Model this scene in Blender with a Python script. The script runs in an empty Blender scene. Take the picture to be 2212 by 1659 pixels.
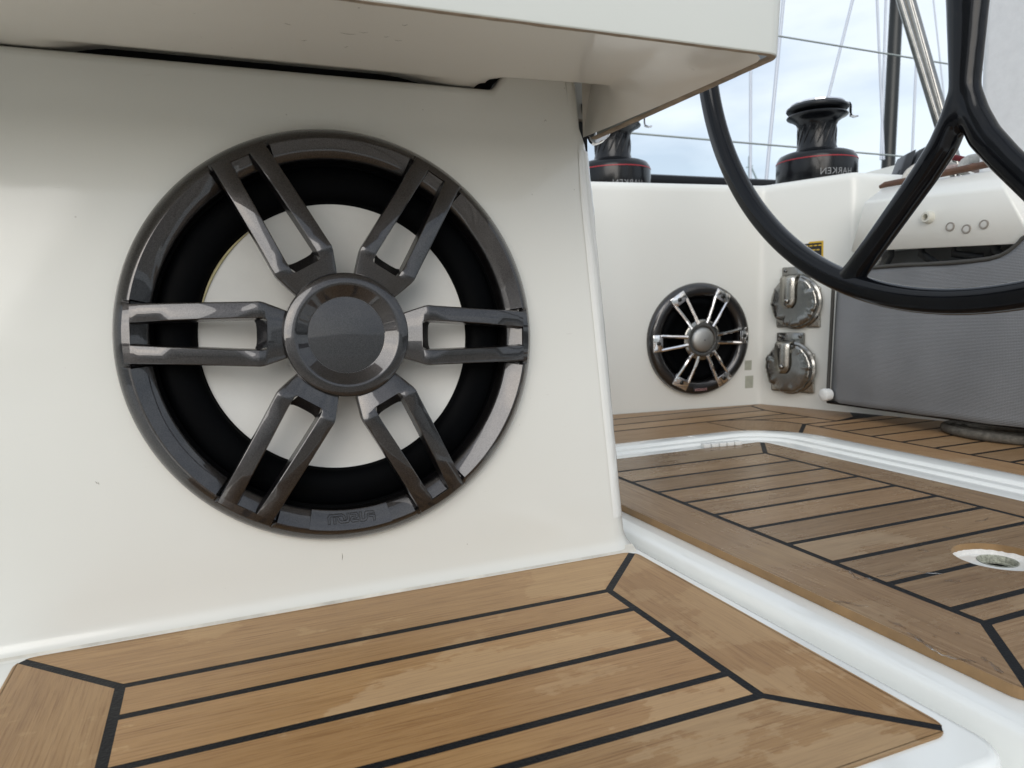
import bpy, bmesh, math, random
from mathutils import Vector, Matrix, noise as mnoise
random.seed(7)
sc = bpy.context.scene
C = sc.collection
PI = math.pi

# ------------------------------------------------------------------ camera
F = 2928.92 * 2212 / 4096            # focal length in pixels of a 2212 px wide picture
CR = Vector((0.92411811, -0.38108805, -0.02788578))    # camera right, down and forward in the world
CD = Vector((-0.06611315, -0.08758866, -0.9939604))
CF = Vector((0.37634395, 0.92038042, -0.1061372))
cam_d = bpy.data.cameras.new("camera")
cam_d.lens = 25.742; cam_d.sensor_width = 36; cam_d.clip_start = 0.01; cam_d.clip_end = 5000
cam_d.dof.use_dof = True; cam_d.dof.focus_distance = 0.66; cam_d.dof.aperture_fstop = 15
cam = bpy.data.objects.new("camera", cam_d); C.objects.link(cam)
M = Matrix.Identity(4)
for i in range(3):
    M[i][0] = CR[i]; M[i][1] = -CD[i]; M[i][2] = -CF[i]
cam.matrix_world = M
sc.camera = cam

# ------------------------------------------------------------------ sky, sun, exposure
SUN_EL, SUN_AZ = math.radians(21), math.radians(212)     # azimuth measured clockwise from +Y
world = bpy.data.worlds.new("World"); sc.world = world; world.use_nodes = True
wn, wl = world.node_tree.nodes, world.node_tree.links
wn.clear()
out = wn.new("ShaderNodeOutputWorld"); bg = wn.new("ShaderNodeBackground"); bg.inputs[1].default_value = 0.120
sky = wn.new("ShaderNodeTexSky"); sky.sky_type = 'NISHITA'; sky.sun_disc = False
sky.sun_elevation = SUN_EL; sky.sun_rotation = SUN_AZ; sky.air_density = 1.0; sky.dust_density = 2.0
tc = wn.new("ShaderNodeTexCoord")
mp = wn.new("ShaderNodeMapping"); mp.inputs['Scale'].default_value = (1.0, 1.0, 3.2); mp.inputs['Location'].default_value = (0.35, 0.1, 0.2)
cn = wn.new("ShaderNodeTexNoise"); cn.inputs['Scale'].default_value = 2.1; cn.inputs['Detail'].default_value = 7; cn.inputs['Roughness'].default_value = 0.5
cn.inputs['Distortion'].default_value = 0.4
cr = wn.new("ShaderNodeValToRGB"); cr.color_ramp.elements[0].position = 0.30; cr.color_ramp.elements[1].position = 0.62
cr.color_ramp.elements[0].color = (0.62, 0.62, 0.62, 1); cr.color_ramp.elements[1].color = (1, 1, 1, 1)
mx = wn.new("ShaderNodeMix"); mx.data_type = 'RGBA'
cloud = wn.new("ShaderNodeTexNoise"); cloud.inputs['Scale'].default_value = 3.0; cloud.inputs['Detail'].default_value = 6
cc = wn.new("ShaderNodeValToRGB")
cc.color_ramp.elements[0].position = 0.36; cc.color_ramp.elements[1].position = 0.62
cc.color_ramp.elements[0].color = (3.3, 3.75, 4.35, 1); cc.color_ramp.elements[1].color = (5.6, 5.95, 6.3, 1)
wl.new(tc.outputs['Generated'], mp.inputs[0]); wl.new(mp.outputs[0], cn.inputs[0]); wl.new(mp.outputs[0], cloud.inputs[0])
wl.new(cn.outputs[0], cr.inputs[0]); wl.new(cloud.outputs[0], cc.inputs[0])
wl.new(cr.outputs[0], mx.inputs['Factor']); wl.new(sky.outputs[0], mx.inputs['A']); wl.new(cc.outputs[0], mx.inputs['B'])
wl.new(mx.outputs['Result'], bg.inputs[0]); wl.new(bg.outputs[0], out.inputs[0])
sun_d = bpy.data.lights.new("sun", 'SUN'); sun_d.energy = 1.12; sun_d.angle = math.radians(46); sun_d.color = (1.0, 0.97, 0.93)
sun = bpy.data.objects.new("sun", sun_d); C.objects.link(sun)
sd = Vector((math.sin(SUN_AZ) * math.cos(SUN_EL), math.cos(SUN_AZ) * math.cos(SUN_EL), math.sin(SUN_EL)))
sun.rotation_euler = (-sd).to_track_quat('-Z', 'Y').to_euler()
sc.view_settings.view_transform = 'Standard'; sc.view_settings.look = 'None'
sc.view_settings.exposure = 0.62; sc.view_settings.gamma = 1
sc.cycles.max_bounces = 10

# ------------------------------------------------------------------ helpers
ZD = -0.2385                          # height of the teak decks; the camera is the origin

def ray(px, py):
    """direction through a point of the photograph at 2212 x 1659"""
    return CR * ((px - 1106) / F) + CD * ((py - 829.5) / F) + CF
def onx(px, py, x): w = ray(px, py); return w * (x / w.x)
def ony(px, py, y): w = ray(px, py); return w * (y / w.y)
def onz(px, py, z=ZD): w = ray(px, py); return w * (z / w.z)
def dep(px, py, d): return ray(px, py) * d

def link(name, mesh, mat=None, parent=None, smooth=None):
    o = bpy.data.objects.new(name, mesh); C.objects.link(o)
    if mat is not None:
        for m in (mat if isinstance(mat, (list, tuple)) else [mat]): mesh.materials.append(m)
    if parent is not None: o.parent = parent
    if smooth is not None:
        mesh.shade_smooth(); mesh.set_sharp_from_angle(angle=math.radians(smooth))
    return o
def bm_obj(name, bm, mat=None, parent=None, smooth=None, recalc=True):
    if recalc: bmesh.ops.recalc_face_normals(bm, faces=bm.faces[:])
    me = bpy.data.meshes.new(name); bm.to_mesh(me); bm.free()
    return link(name, me, mat, parent, smooth)
def tag(o, label=None, cat=None, group=None, kind=None):
    if label: o['label'] = label
    if cat: o['category'] = cat
    if group: o['group'] = group
    if kind: o['kind'] = kind
    return o
def empty(name, mat4=None):
    o = bpy.data.objects.new(name, None); C.objects.link(o); o.empty_display_size = 0.05
    if mat4 is not None: o.matrix_world = mat4
    return o
def frame(origin, x, y, z):
    m = Matrix.Identity(4)
    for i in range(3): m[i][0] = x[i]; m[i][1] = y[i]; m[i][2] = z[i]; m[i][3] = origin[i]
    return m
def grid(bm, rows, closed_u=False, closed_v=False, mi=0):
    V = [[bm.verts.new(p) for p in r] for r in rows]
    n, m = len(V), len(V[0]); fs = []
    for i in range(n if closed_v else n - 1):
        for j in range(m if closed_u else m - 1):
            a, b, c, d = V[i][j], V[i][(j + 1) % m], V[(i + 1) % n][(j + 1) % m], V[(i + 1) % n][j]
            try:
                f = bm.faces.new((a, b, c, d)); f.material_index = mi; fs.append(f)
            except ValueError: pass
    return V
def lathe(bm, prof, seg=96, cx=0, cy=0, a0=0, a1=2 * PI, mi=0):
    full = abs(a1 - a0 - 2 * PI) < 1e-6
    n = seg if full else seg + 1
    rows = [[(cx + r * math.cos(a0 + (a1 - a0) * k / seg), cy + r * math.sin(a0 + (a1 - a0) * k / seg), z) for k in range(n)] for r, z in prof]
    return grid(bm, rows, closed_u=full, mi=mi)
def disc(bm, r, z, seg=64, cx=0, cy=0, mi=0):
    f = bm.faces.new([bm.verts.new((cx + r * math.cos(2 * PI * k / seg), cy + r * math.sin(2 * PI * k / seg), z)) for k in range(seg)]); f.material_index = mi
def box(bm, x0, x1, y0, y1, z0, z1, mi=0, bev=0, seg=2):
    vs = [bm.verts.new((x, y, z)) for x in (x0, x1) for y in (y0, y1) for z in (z0, z1)]
    fs = [(0, 1, 3, 2), (4, 6, 7, 5), (0, 4, 5, 1), (2, 3, 7, 6), (0, 2, 6, 4), (1, 5, 7, 3)]
    F_ = [bm.faces.new([vs[i] for i in f]) for f in fs]
    for f in F_: f.material_index = mi
    if bev:
        es = list({e for f in F_ for e in f.edges})
        bmesh.ops.bevel(bm, geom=es, offset=bev, segments=seg, affect='EDGES', profile=0.5)
def hull8(bm, pts, bev=0, seg=3):
    """pts: front quad (4) then back quad (4) in the same order"""
    vs = [bm.verts.new(p) for p in pts]
    fs = [(0, 1, 2, 3), (7, 6, 5, 4), (0, 4, 5, 1), (1, 5, 6, 2), (2, 6, 7, 3), (3, 7, 4, 0)]
    F_ = [bm.faces.new([vs[i] for i in f]) for f in fs]
    if bev: bmesh.ops.bevel(bm, geom=list({e for f in F_ for e in f.edges}), offset=bev, segments=seg, affect='EDGES', profile=0.5)
def tube(bm, pts, r, seg=12, closed=False, mi=0, caps=True, up=None, r2=None):
    """r, r2: number or list of half widths; up: direction the second half width points to"""
    pts = [Vector(p) for p in pts]; n = len(pts)
    R = r if isinstance(r, (list, tuple)) else [r] * n
    R2 = R if r2 is None else (r2 if isinstance(r2, (list, tuple)) else [r2] * n)
    rows = []; prev = None
    for i, p in enumerate(pts):
        if closed: t = pts[(i + 1) % n] - pts[i - 1]
        else: t = pts[min(i + 1, n - 1)] - pts[max(i - 1, 0)]
        t.normalize()
        if up is not None: b = Vector(up) - t * t.dot(Vector(up))
        elif prev is None: b = t.orthogonal()
        else: b = prev - t * t.dot(prev)
        b.normalize(); prev = b; a = b.cross(t)
        rows.append([p + a * R[i] * math.cos(2 * PI * k / seg) + b * R2[i] * math.sin(2 * PI * k / seg) for k in range(seg)])
    V = grid(bm, rows, closed_u=True, closed_v=closed, mi=mi)
    if caps and not closed:
        for row in (V[0], V[-1]):
            f = bm.faces.new(row); f.material_index = mi
def smoothstep(a, b, x):
    t = max(0.0, min(1.0, (x - a) / (b - a))); return t * t * (3 - 2 * t)
def lerp(a, b, t): return a + (b - a) * t

# ------------------------------------------------------------------ materials
def new_mat(name):
    m = bpy.data.materials.new(name); m.use_nodes = True
    n, l = m.node_tree.nodes, m.node_tree.links
    return m, n, l, n['Principled BSDF']
def simple(name, col, rough=0.5, metal=0, spec=0.5, coat=0, bump=0, bscale=200, var=0, vscale=8, coat_rough=0.03):
    m, n, l, b = new_mat(name)
    b.inputs['Base Color'].default_value = (*col, 1); b.inputs['Roughness'].default_value = rough
    b.inputs['Metallic'].default_value = metal; b.inputs['Specular IOR Level'].default_value = spec
    b.inputs['Coat Weight'].default_value = coat; b.inputs['Coat Roughness'].default_value = coat_rough
    t = n.new('ShaderNodeTexCoord')
    if bump:
        nz = n.new('ShaderNodeTexNoise'); nz.inputs['Scale'].default_value = bscale; nz.inputs['Detail'].default_value = 4
        bp = n.new('ShaderNodeBump'); bp.inputs['Strength'].default_value = bump; bp.inputs['Distance'].default_value = 0.001
        l.new(t.outputs['Object'], nz.inputs[0]); l.new(nz.outputs[0], bp.inputs['Height']); l.new(bp.outputs[0], b.inputs['Normal'])
    if var:
        nz = n.new('ShaderNodeTexNoise'); nz.inputs['Scale'].default_value = vscale; nz.inputs['Detail'].default_value = 6; nz.inputs['Roughness'].default_value = 0.65
        l.new(t.outputs['Object'], nz.inputs[0])
        r = n.new('ShaderNodeValToRGB'); r.color_ramp.elements[0].position = 0.3; r.color_ramp.elements[1].position = 0.7
        r.color_ramp.elements[0].color = (*[c * (1 - var) for c in col], 1); r.color_ramp.elements[1].color = (*[min(1, c * (1 + var)) for c in col], 1)
        l.new(nz.outputs[0], r.inputs[0]); l.new(r.outputs[0], b.inputs['Base Color'])
        mr = n.new('ShaderNodeMapRange'); mr.inputs['To Min'].default_value = rough * 0.7; mr.inputs['To Max'].default_value = min(1, rough * 1.4)
        l.new(nz.outputs[0], mr.inputs[0]); l.new(mr.outputs[0], b.inputs['Roughness'])
    return m

def gelcoat(name, col=(0.71, 0.71, 0.675), rough=0.3, dirt=0.5, marks=True, coat=0.75):
    m, n, l, b = new_mat(name)
    t = n.new('ShaderNodeTexCoord')
    big = n.new('ShaderNodeTexNoise'); big.inputs['Scale'].default_value = 3.5; big.inputs['Detail'].default_value = 4
    l.new(t.outputs['Object'], big.inputs[0])
    r = n.new('ShaderNodeValToRGB'); r.color_ramp.elements[0].position = 0.15; r.color_ramp.elements[1].position = 0.85
    r.color_ramp.elements[0].color = (col[0] * 0.955, col[1] * 0.965, col[2] * 0.95, 1); r.color_ramp.elements[1].color = (*col, 1)
    l.new(big.outputs[0], r.inputs[0]); cur = r.outputs[0]
    if marks:
        # sparse scuffs: stretched fine noise cut by a rare mask
        mpn = n.new('ShaderNodeMapping'); mpn.inputs['Scale'].default_value = (14, 14, 90); mpn.inputs['Rotation'].default_value = (0, 0.3, 0)
        sn = n.new('ShaderNodeTexNoise'); sn.inputs['Scale'].default_value = 4.5; sn.inputs['Detail'].default_value = 2
        l.new(t.outputs['Object'], mpn.inputs[0]); l.new(mpn.outputs[0], sn.inputs[0])
        ra = n.new('ShaderNodeValToRGB'); ra.color_ramp.elements[0].position = 0.74; ra.color_ramp.elements[1].position = 0.84
        ra.color_ramp.elements[0].color = (0, 0, 0, 1); ra.color_ramp.elements[1].color = (1, 1, 1, 1)
        l.new(sn.outputs[0], ra.inputs[0])
        mu = n.new('ShaderNodeMath'); mu.operation = 'MULTIPLY'; mu.inputs[1].default_value = 0.35 * dirt
        l.new(ra.outputs[0], mu.inputs[0])
        mxx = n.new('ShaderNodeMix'); mxx.data_type = 'RGBA'; mxx.inputs['B'].default_value = (0.33, 0.29, 0.23, 1)
        l.new(mu.outputs[0], mxx.inputs['Factor']); l.new(cur, mxx.inputs['A']); cur = mxx.outputs['Result']
        vo = n.new('ShaderNodeTexVoronoi'); vo.inputs['Scale'].default_value = 42
        l.new(t.outputs['Object'], vo.inputs[0])
        rb = n.new('ShaderNodeValToRGB'); rb.color_ramp.elements[0].position = 0.02; rb.color_ramp.elements[1].position = 0.035
        rb.color_ramp.elements[0].color = (1, 1, 1, 1); rb.color_ramp.elements[1].color = (0, 0, 0, 1)
        l.new(vo.outputs['Distance'], rb.inputs[0])
        mu2 = n.new('ShaderNodeMath'); mu2.operation = 'MULTIPLY'; mu2.inputs[1].default_value = 0.6 * dirt
        l.new(rb.outputs[0], mu2.inputs[0])
        mx2 = n.new('ShaderNodeMix'); mx2.data_type = 'RGBA'; mx2.inputs['B'].default_value = (0.12, 0.1, 0.08, 1)
        l.new(mu2.outputs[0], mx2.inputs['Factor']); l.new(cur, mx2.inputs['A']); cur = mx2.outputs['Result']
    l.new(cur, b.inputs['Base Color'])
    mr = n.new('ShaderNodeMapRange'); mr.inputs['From Min'].default_value = 0.0; mr.inputs['From Max'].default_value = 1.0
    mr.inputs['To Min'].default_value = rough * 0.7; mr.inputs['To Max'].default_value = rough * 1.5
    l.new(big.outputs[0], mr.inputs[0]); l.new(mr.outputs[0], b.inputs['Roughness'])
    b.inputs['Coat Weight'].default_value = coat; b.inputs['Coat Roughness'].default_value = 0.09
    wv = n.new('ShaderNodeTexNoise'); wv.inputs['Scale'].default_value = 9; wv.inputs['Detail'].default_value = 2.5
    fn = n.new('ShaderNodeTexNoise'); fn.inputs['Scale'].default_value = 700; fn.inputs['Detail'].default_value = 2
    l.new(t.outputs['Object'], wv.inputs[0]); l.new(t.outputs['Object'], fn.inputs[0])
    b1 = n.new('ShaderNodeBump'); b1.inputs['Strength'].default_value = 0.22; b1.inputs['Distance'].default_value = 0.0022
    b2 = n.new('ShaderNodeBump'); b2.inputs['Strength'].default_value = 0.10; b2.inputs['Distance'].default_value = 0.0003
    l.new(wv.outputs[0], b1.inputs['Height']); l.new(fn.outputs[0], b2.inputs['Height']); l.new(b1.outputs[0], b2.inputs['Normal'])
    l.new(b2.outputs[0], b.inputs['Normal'])
    l.new(b1.outputs[0], b.inputs['Coat Normal'])
    return m

def teak(name, dark, mid, light, dry, wet_lo=0.44, wet_hi=0.50, dry_rough=0.6, wet_rough=0.3, seed=0.0, dscale=9, bias=(0, 1, 0, 0)):
    m, n, l, b = new_mat(name)
    uv = n.new('ShaderNodeUVMap'); uv.uv_map = 'UVMap'
    at = n.new('ShaderNodeAttribute'); at.attribute_name = 'tint'
    t = n.new('ShaderNodeTexCoord')
    def nz(sx, sy, detail, rough=0.55, dist=0.0):
        mpn = n.new('ShaderNodeMapping'); mpn.inputs['Scale'].default_value = (sx, sy, 1); mpn.inputs['Location'].default_value = (seed, seed, 0)
        q = n.new('ShaderNodeTexNoise'); q.inputs['Scale'].default_value = 1; q.inputs['Detail'].default_value = detail; q.inputs['Roughness'].default_value = rough
        q.inputs['Distortion'].default_value = dist
        l.new(uv.outputs[0], mpn.inputs[0]); l.new(mpn.outputs[0], q.inputs[0]); return q.outputs[0]
    g1 = nz(7, 190, 6, 0.7, 0.35); g2 = nz(22, 620, 4, 0.7); g3 = nz(2.6, 34, 4, 0.55, 1.4)
    r = n.new('ShaderNodeValToRGB')
    e = r.color_ramp.elements; e[0].position = 0.28; e[0].color = (*dark, 1); e[1].position = 0.72; e[1].color = (*light, 1)
    e2 = e.new(0.5); e2.color = (*mid, 1)
    ad = n.new('ShaderNodeMath'); ad.operation = 'MULTIPLY_ADD'; ad.inputs[1].default_value = 0.5; l.new(g1, ad.inputs[0])
    ad2 = n.new('ShaderNodeMath'); ad2.operation = 'MULTIPLY'; ad2.inputs[1].default_value = 0.45; l.new(g3, ad2.inputs[0]); l.new(ad2.outputs[0], ad.inputs[2])
    l.new(ad.outputs[0], r.inputs[0])
    # fine pores darken
    rp = n.new('ShaderNodeValToRGB'); rp.color_ramp.elements[0].position = 0.34; rp.color_ramp.elements[1].position = 0.52
    rp.color_ramp.elements[0].color = (0.70, 0.63, 0.56, 1); rp.color_ramp.elements[1].color = (1, 1, 1, 1)
    l.new(g2, rp.inputs[0])
    m1 = n.new('ShaderNodeMix'); m1.data_type = 'RGBA'; m1.blend_type = 'MULTIPLY'; m1.inputs['Factor'].default_value = 1
    l.new(r.outputs[0], m1.inputs['A']); l.new(rp.outputs[0], m1.inputs['B'])
    g4 = nz(4.5, 240, 2, 0.5)
    rs = n.new('ShaderNodeValToRGB'); rs.color_ramp.elements[0].position = 0.66; rs.color_ramp.elements[1].position = 0.74
    rs.color_ramp.elements[0].color = (1, 1, 1, 1); rs.color_ramp.elements[1].color = (0.70, 0.60, 0.50, 1)
    l.new(g4, rs.inputs[0])
    m1b = n.new('ShaderNodeMix'); m1b.data_type = 'RGBA'; m1b.blend_type = 'MULTIPLY'; m1b.inputs['Factor'].default_value = 1
    l.new(m1.outputs['Result'], m1b.inputs['A']); l.new(rs.outputs[0], m1b.inputs['B']); m1 = m1b
    # dry patches (paler) against damp wood, with crisp tide lines
    mpd = n.new('ShaderNodeMapping'); mpd.inputs['Scale'].default_value = (dscale, dscale * 1.5, dscale); mpd.inputs['Location'].default_value = (3.1 + seed, 1.7, 0)
    dn = n.new('ShaderNodeTexNoise'); dn.inputs['Scale'].default_value = 1; dn.inputs['Detail'].default_value = 10; dn.inputs['Roughness'].default_value = 0.66
    l.new(t.outputs['Object'], mpd.inputs[0]); l.new(mpd.outputs[0], dn.inputs[0])
    pert = n.new('ShaderNodeMath'); pert.operation = 'MULTIPLY_ADD'; pert.inputs[1].default_value = 0.16; l.new(g1, pert.inputs[0]); l.new(dn.outputs[0], pert.inputs[2])
    sxb = n.new('ShaderNodeSeparateXYZ'); l.new(t.outputs['Object'], sxb.inputs[0]); mb = n.new('ShaderNodeMapRange')
    for nm_, v_ in zip(('From Min', 'From Max', 'To Min', 'To Max'), bias): mb.inputs[nm_].default_value = v_
    l.new(sxb.outputs[0], mb.inputs[0]); pb = n.new('ShaderNodeMath'); pb.operation = 'ADD'; l.new(pert.outputs[0], pb.inputs[0]); l.new(mb.outputs[0], pb.inputs[1]); pert = pb
    rd = n.new('ShaderNodeMapRange'); rd.inputs['From Min'].default_value = wet_lo + 0.08; rd.inputs['From Max'].default_value = wet_hi + 0.08
    rd.inputs['To Min'].default_value = 0; rd.inputs['To Max'].default_value = 1; l.new(pert.outputs[0], rd.inputs[0])
    inv = n.new('ShaderNodeMath'); inv.operation = 'MULTIPLY'; inv.inputs[1].default_value = 0.58; l.new(rd.outputs[0], inv.inputs[0])
    m2 = n.new('ShaderNodeMix'); m2.data_type = 'RGBA'; m2.inputs['B'].default_value = (*dry, 1)
    mdry = n.new('ShaderNodeMix'); mdry.data_type = 'RGBA'; mdry.inputs['Factor'].default_value = 0.55; mdry.inputs['B'].default_value = (*dry, 1)
    l.new(m1.outputs['Result'], mdry.inputs['A'])
    l.new(inv.outputs[0], m2.inputs['Factor']); l.new(m1.outputs['Result'], m2.inputs['A']); l.new(mdry.outputs['Result'], m2.inputs['B'])
    m3 = n.new('ShaderNodeMix'); m3.data_type = 'RGBA'; m3.blend_type = 'MULTIPLY'; m3.inputs['Factor'].default_value = 1
    l.new(m2.outputs['Result'], m3.inputs['A']); l.new(at.outputs['Color'], m3.inputs['B'])
    l.new(m3.outputs['Result'], b.inputs['Base Color'])
    rr = n.new('ShaderNodeMapRange'); rr.inputs['To Min'].default_value = wet_rough; rr.inputs['To Max'].default_value = dry_rough
    l.new(rd.outputs[0], rr.inputs[0]); l.new(rr.outputs[0], b.inputs['Roughness'])
    bp = n.new('ShaderNodeBump'); bp.inputs['Strength'].default_value = 0.5; bp.inputs['Distance'].default_value = 0.0004
    l.new(g2, bp.inputs['Height']); l.new(bp.outputs[0], b.inputs['Normal'])
    b.inputs['Specular IOR Level'].default_value = 0.4
    return m

def flake(name, col=(0.027, 0.0255, 0.0265), rough=0.28, metal=0.8, coat=1.0):
    """gunmetal paint: fine metallic flake under a clear coat"""
    m, n, l, b = new_mat(name)
    t = n.new('ShaderNodeTexCoord')
    v = n.new('ShaderNodeTexVoronoi'); v.inputs['Scale'].default_value = 2600
    l.new(t.outputs['Object'], v.inputs[0])
    r = n.new('ShaderNodeValToRGB'); r.color_ramp.elements[0].color = (*[c * 0.45 for c in col], 1); r.color_ramp.elements[1].color = (*[c * 2.1 for c in col], 1)
    l.new(v.outputs['Color'], r.inputs[0]); l.new(r.outputs[0], b.inputs['Base Color'])
    b.inputs['Metallic'].default_value = metal; b.inputs['Roughness'].default_value = rough
    b.inputs['Coat Weight'].default_value = coat; b.inputs['Coat Roughness'].default_value = 0.02; b.inputs['Coat IOR'].default_value = 1.55
    bp = n.new('ShaderNodeBump'); bp.inputs['Strength'].default_value = 0.25; bp.inputs['Distance'].default_value = 0.0002
    l.new(v.outputs['Color'], bp.inputs['Height']); l.new(bp.outputs[0], b.inputs['Normal'])
    wv = n.new('ShaderNodeTexNoise'); wv.inputs['Scale'].default_value = 30; wv.inputs['Detail'].default_value = 1
    l.new(t.outputs['Object'], wv.inputs[0])
    b3 = n.new('ShaderNodeBump'); b3.inputs['Strength'].default_value = 0.25; b3.inputs['Distance'].default_value = 0.001
    l.new(wv.outputs[0], b3.inputs['Height']); l.new(b3.outputs[0], b.inputs['Coat Normal'])
    return m

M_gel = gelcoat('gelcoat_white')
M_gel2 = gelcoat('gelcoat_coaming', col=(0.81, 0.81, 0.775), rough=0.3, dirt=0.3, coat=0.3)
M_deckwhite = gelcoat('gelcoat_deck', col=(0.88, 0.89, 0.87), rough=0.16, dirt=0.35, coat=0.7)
M_raw = simple('raw_laminate_edge', (0.30, 0.235, 0.17), rough=0.75, bump=0.8, bscale=260, var=0.35, vscale=60)
M_flake = flake('gunmetal_paint')
M_black = simple('black_rubber', (0.0012, 0.0015, 0.002), rough=0.55, spec=0.04, var=0.2, vscale=20)
M_blk_pl = simple('black_plastic', (0.004, 0.0045, 0.006), rough=0.35, spec=0.3, bump=0.1, bscale=900)
M_cone = simple('speaker_cone_grey', (0.66, 0.66, 0.635), rough=0.45, spec=0.4, var=0.06, vscale=14)
M_glue = simple('glue_yellowed', (0.45, 0.40, 0.22), rough=0.5)
M_ink = simple('engraved_line', (0.012, 0.012, 0.012), rough=0.6)
M_teak1 = teak('teak_foreground', (0.33, 0.180, 0.070), (0.42, 0.242, 0.100), (0.50, 0.305, 0.138), (0.64, 0.47, 0.29), wet_lo=0.525, wet_hi=0.545, bias=(0.02, 0.30, -0.055, 0.03), wet_rough=0.38, dry_rough=0.6)
M_teak2 = teak('teak_hatch', (0.195, 0.115, 0.056), (0.285, 0.182, 0.096), (0.38, 0.262, 0.15), (0.43, 0.335, 0.225), wet_lo=0.54, wet_hi=0.62, wet_rough=0.26, dry_rough=0.5, seed=4.2, dscale=5)
M_teak3 = teak('teak_rear', (0.25, 0.145, 0.066), (0.35, 0.215, 0.108), (0.43, 0.285, 0.158), (0.42, 0.32, 0.21), wet_lo=0.58, wet_hi=0.66, wet_rough=0.4, dry_rough=0.6, seed=8.1)
M_chrome = simple('chrome', (0.80, 0.79, 0.80), rough=0.07, metal=1.0, var=0.1, vscale=60)
M_teakraw = simple('teak_cut_edge', (0.27, 0.165, 0.075), rough=0.5, var=0.2, vscale=40)
M_caulk = simple('black_caulk', (0.0065, 0.0075, 0.0095), rough=0.5, spec=0.2, bump=0.5, bscale=500, var=0.25, vscale=90)
M_carbon = simple('black_lacquer', (0.003, 0.0035, 0.005), rough=0.13, spec=0.28, coat=0.0, var=0.3, vscale=25, bump=0.06, bscale=60)
M_winch = simple('winch_black', (0.004, 0.0045, 0.006), rough=0.22, spec=0.35, metal=0.0, coat=0.1, var=0.2, vscale=20)
M_red = simple('red_stripe', (0.30, 0.012, 0.02), rough=0.4)
M_grey_ink = simple('pale_grey_lettering', (0.20, 0.205, 0.21), rough=0.5)
M_steel = simple('stainless_steel', (0.29, 0.285, 0.27), rough=0.15, metal=1.0, var=0.15, vscale=30, bump=0.15, bscale=50)
M_steel_b = simple('brushed_stainless', (0.42, 0.41, 0.38), rough=0.25, metal=1.0, var=0.2, vscale=12)
M_satin = simple('satin_grille', (0.42, 0.42, 0.41), rough=0.38, metal=0.9, bump=0.6, bscale=900)
M_teak_trim = simple('teak_trim', (0.11, 0.050, 0.026), rough=0.5, var=0.35, vscale=30)
M_rubberpad = simple('grey_trim', (0.055, 0.053, 0.048), rough=0.7)
M_rope_w = simple('rope_white', (0.55, 0.53, 0.49), rough=0.85, bump=1.0, bscale=700, var=0.25, vscale=120)
M_rope_r = simple('rope_red', (0.20, 0.02, 0.025), rough=0.85, bump=1.0, bscale=700, var=0.3, vscale=150)
M_wire = simple('wire_steel', (0.45, 0.48, 0.45), rough=0.4, metal=0.6)
M_stay = simple('stay_rod', (0.55, 0.59, 0.66), rough=0.5, metal=0.2)
M_mast = simple('mast_dark', (0.02, 0.022, 0.022), rough=0.35, metal=0.3, var=0.3, vscale=3)
M_yellow = simple('sticker_yellow', (0.62, 0.40, 0.03), rough=0.4)
M_stick_blk = simple('sticker_black', (0.012, 0.012, 0.014), rough=0.3)
M_screw = simple('dull_bolt', (0.05, 0.05, 0.048), rough=0.3, metal=0.9)
M_dark = simple('dark_void', (0.01, 0.01, 0.009), rough=0.9)
M_canvas = simple('white_moulding_panel', (0.80, 0.81, 0.82), rough=0.5, bump=0.5, bscale=300, var=0.04, vscale=60)
M_vinyl = simple('white_plastic', (0.78, 0.79, 0.78), rough=0.25)
M_tape = simple('clear_sticker', (0.42, 0.43, 0.36), rough=0.35, var=0.15, vscale=60)
M_seal = simple('white_sealant', (0.72, 0.71, 0.68), rough=0.45, bump=0.7, bscale=300, var=0.1, vscale=200)
M_btn = simple('button_ring', (0.26, 0.24, 0.21), rough=0.5)
M_bface = simple('button_face', (0.55, 0.54, 0.51), rough=0.4)
M_pipe = simple('cast_drain_rim', (0.32, 0.33, 0.27), rough=0.6, var=0.6, vscale=500)

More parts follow.
